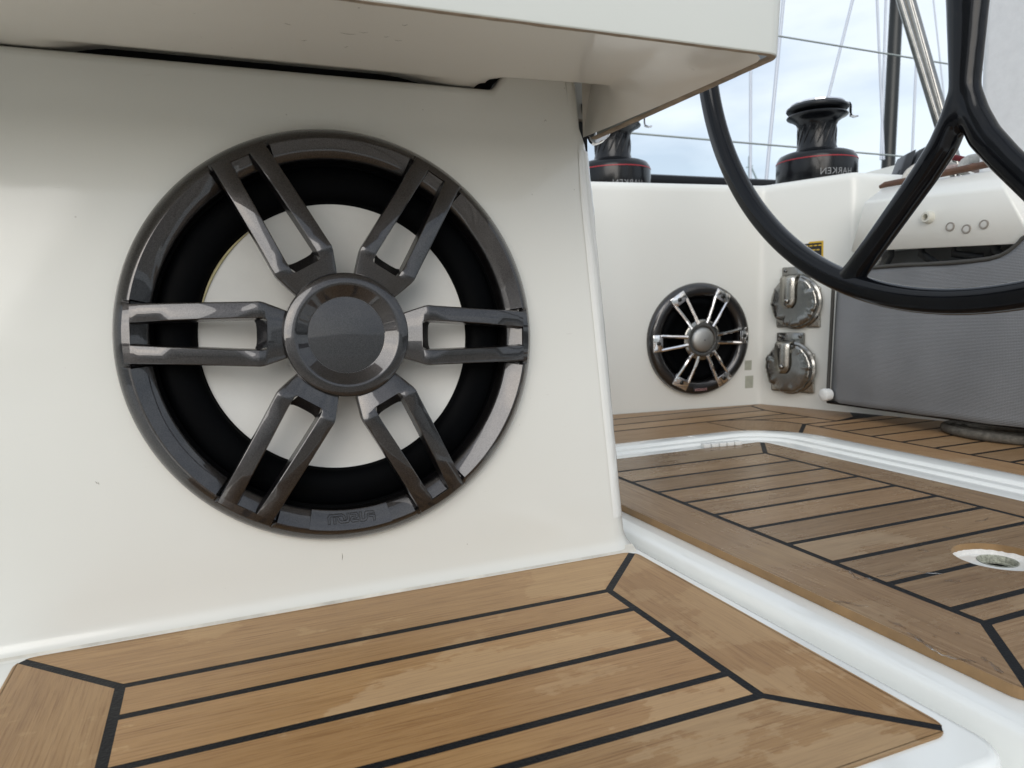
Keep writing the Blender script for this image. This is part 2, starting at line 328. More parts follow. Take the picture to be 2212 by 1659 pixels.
def mesh_cloth():
    m, n, l, b = new_mat('grey_mesh_fabric')
    t = n.new('ShaderNodeTexCoord')
    sx = n.new('ShaderNodeSeparateXYZ'); l.new(t.outputs['UV'], sx.inputs[0])
    def wave(o, f):
        a = n.new('ShaderNodeMath'); a.operation = 'MULTIPLY'; a.inputs[1].default_value = f; l.new(o, a.inputs[0])
        s = n.new('ShaderNodeMath'); s.operation = 'SINE'; l.new(a.outputs[0], s.inputs[0]); return s.outputs[0]
    a = wave(sx.outputs[0], 2 * PI / 0.0023); c = wave(sx.outputs[1], 2 * PI / 0.0023)
    mn = n.new('ShaderNodeMath'); mn.operation = 'MULTIPLY_ADD'; mn.inputs[1].default_value = 0.45; l.new(a, mn.inputs[0]); l.new(c, mn.inputs[2])
    nzn = n.new('ShaderNodeTexNoise'); nzn.inputs['Scale'].default_value = 6; nzn.inputs['Detail'].default_value = 4; l.new(t.outputs['Object'], nzn.inputs[0])
    r = n.new('ShaderNodeMapRange'); r.inputs['From Min'].default_value = -1.3; r.inputs['From Max'].default_value = 1.2
    l.new(mn.outputs[0], r.inputs[0])
    k = n.new('ShaderNodeMix'); k.data_type = 'RGBA'; k.inputs['A'].default_value = (0.20, 0.208, 0.222, 1); k.inputs['B'].default_value = (0.35, 0.365, 0.388, 1)
    l.new(r.outputs[0], k.inputs['Factor'])
    k2 = n.new('ShaderNodeMix'); k2.data_type = 'RGBA'; k2.blend_type = 'MULTIPLY'; k2.inputs['Factor'].default_value = 0.5
    l.new(k.outputs['Result'], k2.inputs['A']); l.new(nzn.outputs[0], k2.inputs['B']); l.new(k2.outputs['Result'], b.inputs['Base Color'])
    bp = n.new('ShaderNodeBump'); bp.inputs['Strength'].default_value = 0.5; bp.inputs['Distance'].default_value = 0.0006
    l.new(mn.outputs[0], bp.inputs['Height']); l.new(bp.outputs[0], b.inputs['Normal'])
    b.inputs['Roughness'].default_value = 0.6
    return m
M_mesh = mesh_cloth()

def sea_mat():
    m, n, l, b = new_mat('sea')
    b.inputs['Base Color'].default_value = (0.03, 0.05, 0.055, 1); b.inputs['Roughness'].default_value = 0.12
    t = n.new('ShaderNodeTexCoord'); nz = n.new('ShaderNodeTexNoise'); nz.inputs['Scale'].default_value = 1.2; nz.inputs['Detail'].default_value = 5
    bp = n.new('ShaderNodeBump'); bp.inputs['Strength'].default_value = 0.6; bp.inputs['Distance'].default_value = 0.15
    l.new(t.outputs['Object'], nz.inputs[0]); l.new(nz.outputs[0], bp.inputs['Height']); l.new(bp.outputs[0], b.inputs['Normal'])
    return m

# ------------------------------------------------------------------ water and hull deck
bm = bmesh.new()
lathe(bm, [(6.0, -1.35), (30, -1.35), (300, -1.35), (3000, -1.35)], seg=48); disc(bm, 6.0, -1.35, 48)
tag(bm_obj('water', bm, sea_mat()), kind='structure')

# ------------------------------------------------------------------ teak panels
def inset_poly(P, d):
    """convex or mildly concave polygon (ccw), each edge i (P[i]->P[i+1]) moved inwards by d[i]"""
    n = len(P); L = []
    for i in range(n):
        a, b = Vector(P[i]), Vector(P[(i + 1) % n]); t = (b - a).normalized(); nn = Vector((-t.y, t.x))
        L.append((a + nn * d[i], t))
    R = []
    for i in range(n):
        (p, t), (q, s) = L[i - 1], L[i]
        den = t.x * s.y - t.y * s.x
        if abs(den) < 1e-4: R.append(q.copy()); continue
        k = ((q.x - p.x) * s.y - (q.y - p.y) * s.x) / den
        R.append(p + t * k)
    return R
def area(P): return 0.5 * sum(P[i][0] * P[(i + 1) % len(P)][1] - P[(i + 1) % len(P)][0] * P[i][1] for i in range(len(P)))
CW = 0.0046                            # width of a caulked seam
def arc_pts(cx, cy, r, a0, a1, n=6):
    return [(cx + r * math.cos(math.radians(lerp(a0, a1, k / n))), cy + r * math.sin(math.radians(lerp(a0, a1, k / n)))) for k in range(n + 1)]
def panel(name, cells, thick, mats, bed_poly, top=ZD, edge_mi=None, hole=None, parent=None, seamw=CW):
    """cells: (polygon, grain angle in degrees, set of edge indices that lie on the outside)"""
    bm = bmesh.new(); uvl = bm.loops.layers.uv.new('UVMap'); col = bm.loops.layers.float_color.new('tint')
    for ci, (P, ang, outer) in enumerate(cells):
        if area(P) < 0:
            n = len(P); P = P[::-1]; outer = {(n - 2 - e) % n for e in outer}
        Q = inset_poly(P, [0.0 if i in outer else seamw / 2 for i in range(len(P))])
        up = [bm.verts.new((q.x, q.y, top)) for q in Q]; lo = [bm.verts.new((q.x, q.y, top - thick)) for q in Q]
        fs = [bm.faces.new(up), bm.faces.new(lo[::-1])]
        n = len(Q)
        for i in range(n):
            f = bm.faces.new((up[i], lo[i], lo[(i + 1) % n], up[(i + 1) % n])); f.material_index = 2; fs.append(f)
        a = math.radians(ang); ca, sa = math.cos(a), math.sin(a)
        ox, oy = random.uniform(0, 9), random.uniform(0, 9); tv = random.uniform(0.86, 1.12); tw = random.uniform(-0.025, 0.025)
        for f in fs:
            for lp in f.loops:
                v = lp.vert.co; lp[uvl].uv = (v.x * ca + v.y * sa + ox, -v.x * sa + v.y * ca + oy); lp[col] = (tv + tw, tv, tv - tw, 1)
    # caulk bed
    up = [bm.verts.new((x, y, top - 0.00012)) for x, y in bed_poly]; lo = [bm.verts.new((x, y, top - thick + 0.0004)) for x, y in bed_poly]
    n = len(up)
    for f in [bm.faces.new(up), bm.faces.new(lo[::-1])] + [bm.faces.new((up[i], lo[i], lo[(i + 1) % n], up[(i + 1) % n])) for i in range(n)]:
        f.material_index = 1
    bmesh.ops.recalc_face_normals(bm, faces=bm.faces[:])
    me = bpy.data.meshes.new(name); bm.to_mesh(me); bm.free()
    o = link(name, me, mats, parent)
    if hole:
        cb = bmesh.new(); hx, hy, hr = hole
        V = lathe(cb, [(hr, top - 0.1), (hr, top + 0.1)], seg=72, cx=hx, cy=hy)
        cb.faces.new(V[0]); cb.faces.new(V[1]); bmesh.ops.recalc_face_normals(cb, faces=cb.faces[:])
        cm = bpy.data.meshes.new('tmp'); cb.to_mesh(cm); cb.free(); cm.materials.append(mats[2])
        co = bpy.data.objects.new('tmp', cm); C.objects.link(co)
        md = o.modifiers.new('cut', 'BOOLEAN'); md.object = co; md.operation = 'DIFFERENCE'; md.solver = 'EXACT'; md.use_self = True
        md.material_mode = 'TRANSFER'
        dg = bpy.context.evaluated_depsgraph_get(); dg.update()
        nm = bpy.data.meshes.new_from_object(o.evaluated_get(dg)); o.modifiers.clear(); o.data = nm
        bpy.data.objects.remove(co); bpy.data.meshes.remove(cm)
    return o

# foreground panel
xL, xR, yB, yT = -0.1415, 0.3635, 0.261, 0.5915
iL, iR, jB, jT = -0.069, 0.2935, 0.334, 0.517
r0 = 0.013
cTL = arc_pts(xL + r0, yT - r0, r0, 135, 90, 4); cTR = arc_pts(xR - r0, yT - r0, r0, 90, 45, 4)
cBR = arc_pts(xR - r0, yB + r0, r0, 0, -45, 4); cBR2 = arc_pts(xR - r0, yB + r0, r0, -45, -90, 4)
cBL = arc_pts(xL + r0, yB + r0, r0, 270, 225, 4); cBL2 = arc_pts(xL + r0, yB + r0, r0, 225, 180, 4)
cTR2 = arc_pts(xR - r0, yT - r0, r0, 45, 0, 4); cTL2 = arc_pts(xL + r0, yT - r0, r0, 180, 135, 4)
cells = []
P = [(iL, jT)] + cTL + cTR + [(iR, jT)]; cells.append((P, 0, set(range(1, 10))))
P = [(iR, jT)] + cTR2 + cBR + [(iR, jB)]; cells.append((P, 90, set(range(1, 10))))
P = [(iR, jB)] + cBR2 + cBL + [(iL, jB)]; cells.append((P, 0, set(range(1, 10))))
P = [(iL, jB)] + cBL2 + cTL2 + [(iL, jT)]; cells.append((P, 90, set(range(1, 10))))
ys = [jT, 0.476, 0.42, 0.364, jB]
for a, b in zip(ys[:-1], ys[1:]):
    cells.append(([(iL, b), (iR, b), (iR, a), (iL, a)], 0, set()))
bed = [(xL + 0.004, yB + 0.004), (xR - 0.004, yB + 0.004), (xR - 0.004, yT - 0.004), (xL + 0.004, yT - 0.004)]
p1 = panel('teak_panel', cells, 0.006, [M_teak1, M_caulk, M_teakraw], arc_pts(xR - r0, yB + r0, r0 - .0004, -90, 0, 5) + arc_pts(xR - r0, yT - r0, r0 - .0004, 0, 90, 5) + arc_pts(xL + r0, yT - r0, r0 - .0004, 90, 180, 5) + arc_pts(xL + r0, yB + r0, r0 - .0004, 180, 270, 5), seamw=0.0066)
tag(p1, 'golden teak deck panel with black caulked seams, in the foreground under the large speaker', 'deck panel')

# hatch panel across the channel
hxL, hxR, hyB, hyT = 0.4385, 0.8465, 0.266, 0.9645
kL, kR, kB, kT = 0.506, 0.7855, 0.343, 0.8885
r1 = 0.016
def ring_cells(xL, xR, yB, yT, iL, iR, jB, jT, r):
    cs = []
    P = [(iL, jT)] + arc_pts(xL + r, yT - r, r, 135, 90, 4) + arc_pts(xR - r, yT - r, r, 90, 45, 4) + [(iR, jT)]; cs.append((P, 0, set(range(1, 10))))
    P = [(iR, jT)] + arc_pts(xR - r, yT - r, r, 45, 0, 4) + arc_pts(xR - r, yB + r, r, 0, -45, 4) + [(iR, jB)]; cs.append((P, 90, set(range(1, 10))))
    P = [(iR, jB)] + arc_pts(xR - r, yB + r, r, -45, -90, 4) + arc_pts(xL + r, yB + r, r, 270, 225, 4) + [(iL, jB)]; cs.append((P, 0, set(range(1, 10))))
    P = [(iL, jB)] + arc_pts(xL + r, yB + r, r, 225, 180, 4) + arc_pts(xL + r, yT - r, r, 180, 135, 4) + [(iL, jT)]; cs.append((P, 90, set(range(1, 10))))
    return cs
cells = ring_cells(hxL, hxR, hyB, hyT, kL, kR, kB, kT, r1)
ys = [kT, 0.8275, 0.767, 0.711, 0.654, 0.597, 0.541, 0.484, 0.4265, 0.3695, kB]
for a, b in zip(ys[:-1], ys[1:]): cells.append(([(kL, b), (kR, b), (kR, a), (kL, a)], 0, set()))
e_ = .0004
p2 = panel('hatch_panel', cells, 0.0078, [M_teak2, M_caulk, M_teakraw], arc_pts(hxR - r1, hyB + r1, r1 - e_, -90, 0, 5) + arc_pts(hxR - r1, hyT - r1, r1 - e_, 0, 90, 5) + arc_pts(hxL + r1, hyT - r1, r1 - e_, 90, 180, 5) + arc_pts(hxL + r1, hyB + r1, r1 - e_, 180, 270, 5),
           hole=(0.6485, 0.430, 0.0372), seamw=0.0074)
tag(p2, 'damp grey-brown teak hatch panel with a round finger hole, between the two white deck channels', 'hatch panel')
# recess under the hole, ragged sealant and drain rim
hx, hy = 0.6485, 0.430
bm = bmesh.new()
rows = []
for k in range(97):
    a = 2 * PI * k / 96; j = 0.0012 * mnoise.noise(Vector((math.cos(a) * 5, math.sin(a) * 5, 3))) + 0.0007 * mnoise.noise(Vector((math.cos(a) * 19, math.sin(a) * 19, 1)))
    rows.append([(hx + r * math.cos(a), hy + r * math.sin(a), z) for r, z in ((0.0371, ZD - 0.0062 + j * 0.9), (0.0362 + j * .5, ZD - 0.0068 + j), (0.0345 + j, ZD - 0.0086), (0.0340 + j, ZD - 0.0094))])
grid(bm, rows)
bm_obj('sealant', bm, M_seal, p2, 60)
bm = bmesh.new(); lathe(bm, [(0.0375, ZD - 0.0092), (0.0178, ZD - 0.0092)], 72, 0.6485, 0.430)
bm.free()
bm = bmesh.new(); dx, dy = 0.661, 0.439
# white cup floor with an off-centre opening
vo_ = [bm.verts.new((hx + 0.0374 * math.cos(2 * PI * k / 64), hy + 0.0374 * math.sin(2 * PI * k / 64), ZD - 0.0093)) for k in range(64)]
vi_ = [bm.verts.new((dx + 0.0168 * math.cos(2 * PI * k / 64), dy + 0.0168 * math.sin(2 * PI * k / 64), ZD - 0.0095)) for k in range(64)]
for k in range(64): bm.faces.new((vo_[k], vo_[(k + 1) % 64], vi_[(k + 1) % 64], vi_[k]))
bm_obj('cup_floor', bm, M_deckwhite, p2, 30)
bm = bmesh.new(); lathe(bm, [(0.0170, ZD - 0.0090), (0.0164, ZD - 0.0088), (0.0150, ZD - 0.0105), (0.0150, ZD - 0.0145), (0.0136, ZD - 0.0150), (0.0136, ZD - 0.0165), (0.0160, ZD - 0.0168)], 64, dx, dy)
dr = bm_obj('drain_rim', bm, M_pipe, p2, 40)
bm = bmesh.new(); lathe(bm, [(0.0160, ZD - 0.0166), (0.0165, ZD - 0.034)], 48, dx, dy); disc(bm, 0.0165, ZD - 0.034, 48, dx, dy); bm_obj('drain_opening', bm, M_dark, p2)

# rear deck planking
wall_y = lambda x: 1.363 - 0.117 * (x - 0.808)           # foot of the rear coaming wall
sideA, sideB = Vector((1.151, 1.323)), Vector((1.33, 0.753))   # foot of the side coaming wall
side_x = lambda y: sideA.x + (sideA.y - y) * (sideB.x - sideA.x) / (sideA.y - sideB.y)
cells = []
yo, xo = 1.056, 0.957; x0 = 0.30
cells.append(([(x0, 1.303), (1.112, 1.303), (side_x(wall_y(1.15)) - .002, wall_y(1.15) - .004), (x0, wall_y(x0) - .004)], 0, {2, 3}))
cells.append(([(x0, 1.238), (1.092, 1.238), (1.112, 1.303), (x0, 1.303)], 0, {3}))
cells.append(([(x0, 1.178), (1.094, 1.178), (1.092, 1.238), (x0, 1.238)], 0, {3}))
cells.append(([(x0, yo), (0.895, yo), (0.895, 1.178), (x0, 1.178)], 0, {0, 3}))
ai = arc_pts(xo - 0.062, yo - 0.062, 0.062, 90, 0, 6)     # rounded inner corner
ao = [(1.03, 1.06), (1.021, 1.10), (1.0, 1.135), (0.967, 1.162), (0.93, 1.175), (0.895, 1.178)]
cells.append((ai[::-1] + [(0.895, 1.178)] + ao[::-1][1:] , 45, set(range(0, 7))))
cells.append(([(xo, 0.10), (1.03, 0.10), (1.03, 1.06), (xo, yo - 0.062)], 90, {3}))
ylines = [0.10, 0.263, 0.321, 0.38, 0.438, 0.497, 0.555, 0.614, 0.672, 0.731, 0.790, 0.849, 0.908, 0.967, 1.025]
for a, b in zip(ylines[:-1], ylines[1:]): cells.append(([(1.03, a), (1.34, a), (1.34, b), (1.03, b)], 0, {1}))
cells.append(([(1.03, 1.025), (1.34, 1.025), (1.22, 1.06), (1.107, 1.055), (1.03, 1.06)], 0, {1}))
cells.append(([(1.03, 1.06), (1.107, 1.055), (1.100, 1.118), (0.985, 1.118 + .03), (1.0, 1.135), (1.021, 1.10)], 0, set()))
cells.append(([(0.93, 1.175), (0.967, 1.162), (0.985, 1.148), (1.100, 1.118), (1.094, 1.178)], 0, set()))
cells.append(([(1.107, 1.055), (1.175, 1.075), (side_x(1.12), 1.12), (side_x(wall_y(1.15)) - .002, wall_y(1.15) - .004), (1.112, 1.303), (1.092, 1.238), (1.094, 1.178), (1.100, 1.118)], 95, {2, 3}))
bedp = [(x0, yo), (0.895, yo)] + ai[1:] + [(xo, 0.10), (1.34, 0.10), (1.34, 1.0), (side_x(1.12), 1.12), (1.15, wall_y(1.15) - .004), (x0, wall_y(x0) - .004)]
p3 = panel('rear_teak_deck', cells, 0.005, [M_teak3, M_caulk, M_teakraw], bedp, seamw=0.0076)
tag(p3, 'rear teak deck planking beyond the white strip, running up to the coaming', 'deck planking')

# ------------------------------------------------------------------ white deck moulding
bm = bmesh.new()
box(bm, -1.4, 1.9, -1.34, 2.0, ZD - 0.09, ZD - 0.050)
# plinth of the foreground panel: profile rounded over into the channel, swept along its edge
def rounded_slab(bm, x0, x1, y0, y1, ztop, prof, rc):
    """top sheet whose right and front edges follow prof (offset outwards, drop); rc is the plan radius"""
    def outline(off):
        P = []
        for k in range(9): 
            a = math.radians(-90 + 90 * k / 8); P.append((x1 - rc + (rc + off) * math.cos(a), y0 + rc + (rc + off) * math.sin(a)))
        return [(x0, y0 - off)] + P + [(x1 + off, y1)]
    rows = [[(x, y, ztop - d) for x, y in outline(o)] for o, d in prof]
    grid(bm, rows)
    o = outline(prof[0][0]); bm.faces.new([bm.verts.new((x, y, ztop - prof[0][1])) for x, y in o + [(x0, y1)]])
prof = [(0, 0), (0.002, 0.0002), (0.004, 0.0012), (0.0056, 0.003), (0.0064, 0.0055), (0.0068, 0.014), (0.0072, 0.034), (0.0085, 0.044), (0.012, 0.047)]
rounded_slab(bm, -0.9, 0.3710, 0.240, 0.70, ZD - 0.0016, prof, 0.016)
# channel floor rising to the ledge that carries the hatch
cp = [(0.374, -0.049), (0.384, -0.048), (0.391, -0.044), (0.3965, -0.036), (0.4005, -0.026), (0.4035, -0.0180), (0.4065, -0.0125), (0.410, -0.0098), (0.416, -0.0086), (0.425, -0.0082), (0.60, -0.0097), (0.88, -0.0097)]
for y0_, y1_ in ((0.12, 1.02),):
    # leave the hole open: the ledge stops short of it
    rows = [[(x, y, ZD + z) for x, z in cp[:-2]] for y in (y0_, 0.45, 0.75, y1_)]
    grid(bm, rows)
box(bm, 0.425, 0.60, 0.12, 1.02, ZD - 0.0200, ZD - 0.0082)
box(bm, 0.60, 0.88, 0.50, 1.02, ZD - 0.0200, ZD - 0.0082)
box(bm, 0.60, 0.88, 0.12, 0.36, ZD - 0.0200, ZD - 0.0082)
# L-shaped raised strip between hatch and rear deck
sp = [(-0.012, -0.0200), (-0.001, -0.0195), (0.0015, -0.009), (0.004, -0.0045), (0.009, -0.0030), (0.022, -0.0022), (0.034, -0.0018), (0.0365, 0.0006), (0.040, 0.0016), (0.052, 0.0020), (0.0545, 0.0048), (0.0590, 0.0062), (0.085, 0.0062), (0.094, 0.0052), (0.100, 0.0026), (0.106, -0.0040), (0.108, -0.012)]
rows = []
path = []
rx, ry, rr = 0.850, 0.968, 0.034
for x in (0.20, 0.40, 0.60): path.append(((x, ry), (0, 1), 0.862))
for k in range(13):
    a = math.radians(90 - 90 * k / 12); sc_w = lerp(0.862, 1.03, k / 12)
    path.append(((rx - rr + rr * math.cos(a), ry - rr + rr * math.sin(a)), (math.cos(a), math.sin(a)), sc_w))
for y in (0.75, 0.5, 0.25, -0.02): path.append(((rx, y), (1, 0), 1.03))
for (px_, py_), (nx_, ny_), w_ in path:
    rows.append([(px_ + nx_ * d * w_, py_ + ny_ * d * w_, ZD + z) for d, z in sp])
grid(bm, rows)
# floor below the rear planking
box(bm, 0.1, 1.6, 1.062, 1.9, ZD - 0.0205, ZD - 0.0045); box(bm, 0.964, 1.6, -0.02, 1.058, ZD - 0.0205, ZD - 0.0048)
dk = bm_obj('deck', bm, M_deckwhite, None, 40); tag(dk, kind='structure')
bv = None
# strip of clear plastic tags lying on the moulding
bm = bmesh.new()
a_, b_ = onz(1516, 963, ZD + .003), onz(1600, 956, ZD + .003); t_ = (b_ - a_); n_ = Vector((-t_.y, t_.x, 0)).normalized()
for k in range(5):
    p, q = a_ + t_ * (k / 5 + .015), a_ + t_ * ((k + 1) / 5 - .015)
    pts = [p - n_ * .006, q - n_ * .006, q + n_ * .006, p + n_ * .006]
    hull8(bm, [v + Vector((0, 0, 0.0035)) for v in pts] + [v - Vector((0, 0, .003)) for v in pts], bev=.0008, seg=2)
o = bm_obj('drain_grating', bm, M_vinyl, None, 40); tag(o, 'small white slotted drain strip on the edge of the white deck moulding behind the hatch', 'drain')

# ------------------------------------------------------------------ seat locker front (moulded wall) with speaker opening
LT = math.radians(4)
U = Vector((1, 0, 0)); Vv = Vector((0, math.sin(LT), math.cos(LT))); N = Vector((0, -math.cos(LT), math.sin(LT)))
O = Vector((0, 0.6, ZD))
SPC = (0.101, 0.218)                       # speaker centre in the wall's own plane
def wl_(u, v, h=0): return O + U * u + Vv * v + N * h
def xr(v):                                   # right-hand corner of the wall
    return 0.3655 - 0.052 * v - 0.006 * smoothstep(0.385, 0.40, v)
def topv(u):
    return 0.4335 + 0.0185 * smoothstep(0.246, 0.266, u) + 0.020 * (1 - smoothstep(-0.150, -0.128, u))
bm = bmesh.new()
rc, rt = 0.016, 0.008
us = [-0.75, -0.5, -0.3, -0.2] + [-0.17 + 0.004 * k for k in range(15)] + [-0.1 + 0.02 * k for k in range(17)] + [0.236 + 0.004 * k for k in range(12)]
us = sorted(set(round(u, 4) for u in us)); umax = us[-1]
vs_ = [0.03, 0.08, 0.15, 0.22, 0.30, 0.36, 0.39, 0.405, 0.42]
# flat field boundary
bot = [bm.verts.new(wl_(u, 0.03)) for u in us]
topr = [bm.verts.new(wl_(u, topv(u) - rt)) for u in us]
lef = [bm.verts.new(wl_(us[0], v)) for v in vs_[1:-1]]
rig = [bm.verts.new(wl_(xr(v) - rc, v)) for v in vs_]
loop = bot + rig[:] + [bm.verts.new(wl_(xr(topv(umax)) - rc, topv(0.34) - rt))] + topr[::-1] + lef[::-1]
es = []
for i in range(len(loop)):
    es.append(bm.edges.new((loop[i], loop[(i + 1) % len(loop)])))
circ = [bm.verts.new(wl_(SPC[0] + 0.150 * math.cos(2 * PI * k / 96), SPC[1] + 0.150 * math.sin(2 * PI * k / 96))) for k in range(96)]
for i in range(96): es.append(bm.edges.new((circ[i], circ[(i + 1) % 96])))
bmesh.ops.triangle_fill(bm, use_beauty=True, use_dissolve=False, edges=es)
for f in bm.faces: f.smooth = False
flat = set(bm.faces)
# hole tube
rows = [[wl_(SPC[0] + 0.150 * math.cos(2 * PI * k / 96), SPC[1] + 0.150 * math.sin(2 * PI * k / 96), h) for k in range(96)] for h in (0, -0.02)]
grid(bm, rows, closed_u=True)
# cove at the foot
rows = []
for h, v in ((0, 0.03), (0, 0.012), (0.0006, 0.008), (0.002, 0.0035), (0.0045, 0.0), (0.009, -0.003), (0.012, -0.006)):
    rows.append([wl_(u, v, h) for u in us] + [wl_(xr(v) - rc, v, h)])
grid(bm, rows)
# rounded top edge and the shelf behind it
rows = []
ucols = us + [xr(topv(umax)) - rc]
for k in range(7):
    a = math.radians(90 * k / 6)
    rows.append([wl_(u, topv(u) - rt + rt * math.sin(a), -rt + rt * math.cos(a)) for u in ucols])
rows.append([wl_(u, topv(u), -0.03) for u in ucols]); rows.append([wl_(u, topv(u) - 0.1, -0.034) for u in ucols])
grid(bm, rows)
# right-hand rounded corner, flaring out at the foot
vcol = [-0.006, -0.003, 0.0, 0.004, 0.009, 0.016, 0.03] + vs_[1:] + [topv(0.34) - rt]
rows = []
for v in vcol:
    fl = 0.0
    if v < 0.03: q = (0.03 - v) / 0.036; fl = 0.017 * q * q * q
    hh = 0.0
    if v < 0.008: hh = {0.004: 0.0018, 0.0: 0.0045, -0.003: 0.009, -0.006: 0.012}.get(v, 0.0)
    row = []
    for k in range(10):
        a = math.radians(90 * k / 9); rad = rc
        row.append(wl_(xr(v) - rc + rad * math.sin(a) + fl * math.sin(a), v, -rad + rad * math.cos(a) + hh * math.cos(a)))
    row.append(wl_(xr(v) + fl, v, -0.08)); row.append(wl_(xr(v) + fl, v, -0.55)); rows.append(row)
# top round of the corner
for k in range(1, 7):
    a = math.radians(90 * k / 6); v = topv(0.34) - rt + rt * math.sin(a); d = rt - rt * math.cos(a); row = []
    for j in range(10):
        b = math.radians(90 * j / 9); rad = rc - d
        row.append(wl_(xr(v) - rc + rad * math.sin(b), v, -rc + rad * math.cos(b)))
    row.append(wl_(xr(v) - d, v, -0.08)); row.append(wl_(xr(v) - d, v, -0.55)); rows.append(row)
grid(bm, rows)
o = bm_obj('seat_locker', bm, M_gel, None, None, recalc=True)
bpy_me = o.data
bpy_me.shade_smooth()
# keep the planar field flat shaded so its long triangles do not bend the light
for p_ in bpy_me.polygons:
    n3 = p_.normal
    if abs(n3.dot(N)) > 0.99999: p_.use_smooth = False
bpy_me.set_sharp_from_angle(angle=math.radians(50))
locker = tag(o, 'glossy white moulded seat locker front that carries the large dark speaker', 'seat locker')
# black boxes stand in for the shade inside the locker
bm = bmesh.new(); box(bm, -0.9, 0.338, 0.668, 1.0, -0.22, 0.26); box(bm, 0.33, 0.374, 0.690, 0.78, 0.118, 0.186); bm_obj('locker_shade_fill', bm, M_dark, locker)
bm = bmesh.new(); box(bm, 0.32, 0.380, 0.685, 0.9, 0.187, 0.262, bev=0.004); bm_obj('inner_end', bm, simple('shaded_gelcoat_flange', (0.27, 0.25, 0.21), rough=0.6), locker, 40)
# thin glossy edging strip wrapped on the right corner
bm = bmesh.new(); rows = []
for k in range(46):
    v = 0.383 - k * 0.0078; w = smoothstep(0, 6, k); row = []
    cr_ = 0.0009 * mnoise.noise(Vector((k * 0.45, 0, 0))) + 0.0006 * mnoise.noise(Vector((k * 1.3, 5, 0)))
    for j in range(11):
        ln = lerp(-0.0025 * w * (1 - k / 45), 0.031, j / 10); a = max(0.0, ln / rc); lift = 0.0005 + (0.0013 * abs(math.sin(3.2 * PI * j / 10.0)) + cr_ * 1.1 * (j % 3) / 2) * (0.3 + 0.7 * w) * lerp(1, .15, k / 45)
        du = min(0.0, ln)
        row.append(wl_(xr(v) - rc + du + (rc + lift) * math.sin(a), v, -rc + (rc + lift) * math.cos(a)))
    rows.append(row)
grid(bm, rows)
bm_obj('edge_strip', bm, simple('glossy_edge_film', (0.78, 0.785, 0.76), rough=0.13, coat=0.8, bump=0.35, bscale=45), locker, 60)
# dirty sealant line along the deck
bm = bmesh.new(); rows = []
for k in range(121):
    u = lerp(-0.6, 0.368, k / 120); w = 0.0012 + 0.0006 * mnoise.noise(Vector((u * 6, 0, 0)))
    rows.append([(u, 0.5940 - w, ZD - 0.0026), (u, 0.5950 - w * .5, ZD + 0.0004), (u, 0.5975, ZD + 0.0014), (u, 0.6005, ZD + 0.004)])
grid(bm, rows)
bm_obj('sealant_bead', bm, simple('grimy_sealant', (0.60, 0.58, 0.52), rough=0.5, var=0.22, vscale=35), locker, 60)

# ------------------------------------------------------------------ large speaker
spk = empty('speaker', frame(wl_(SPC[0], SPC[1], 0), U, Vv, N))
tag(spk, 'large gunmetal six-spoke speaker with pale cone, mounted in the white locker front', 'speaker', 'cockpit speakers')
RO = math.radians(-2.7)
mm = 0.001
# bezel with chamfered inner flank that dips beside every spoke
bm = bmesh.new()
prof = [(168.2, -0.4), (168.2, 3), (167.4, 6), (165.4, 9.4), (162.4, 12.6), (159.6, 15.0), (158.3, 15.8), (157.3, 15.9), (156.6, 15.5), (150, 11.6), (144.6, 8.3), (143.5, 7.2), (142.9, 5.5), (142.8, -9)]
rows = []
NA = 1080
for r, h in prof:
    row = []
    for k in range(NA):
        a = 2 * PI * k / NA; d = min(abs((a - RO - j * PI / 3 + PI) % (2 * PI) - PI) for j in range(6)); t = 157 * math.sin(d) if d < 1 else 99
        hh = h
        if 142.9 < r < 156.8: hh = h - 6.5 * (smoothstep(18.0, 19.0, t) * (1 - smoothstep(24.6, 25.2, t)))
        if 156.8 < r < 161.5: hh = h - 2.0 * (smoothstep(21.5, 22.2, t) * (1 - smoothstep(23.4, 24.0, t)))
        row.append((r * mm * math.cos(a), r * mm * math.sin(a), hh * mm))
    rows.append(row)
grid(bm, rows, closed_u=True)
bezel = bm_obj('bezel', bm, M_flake, spk, 28)
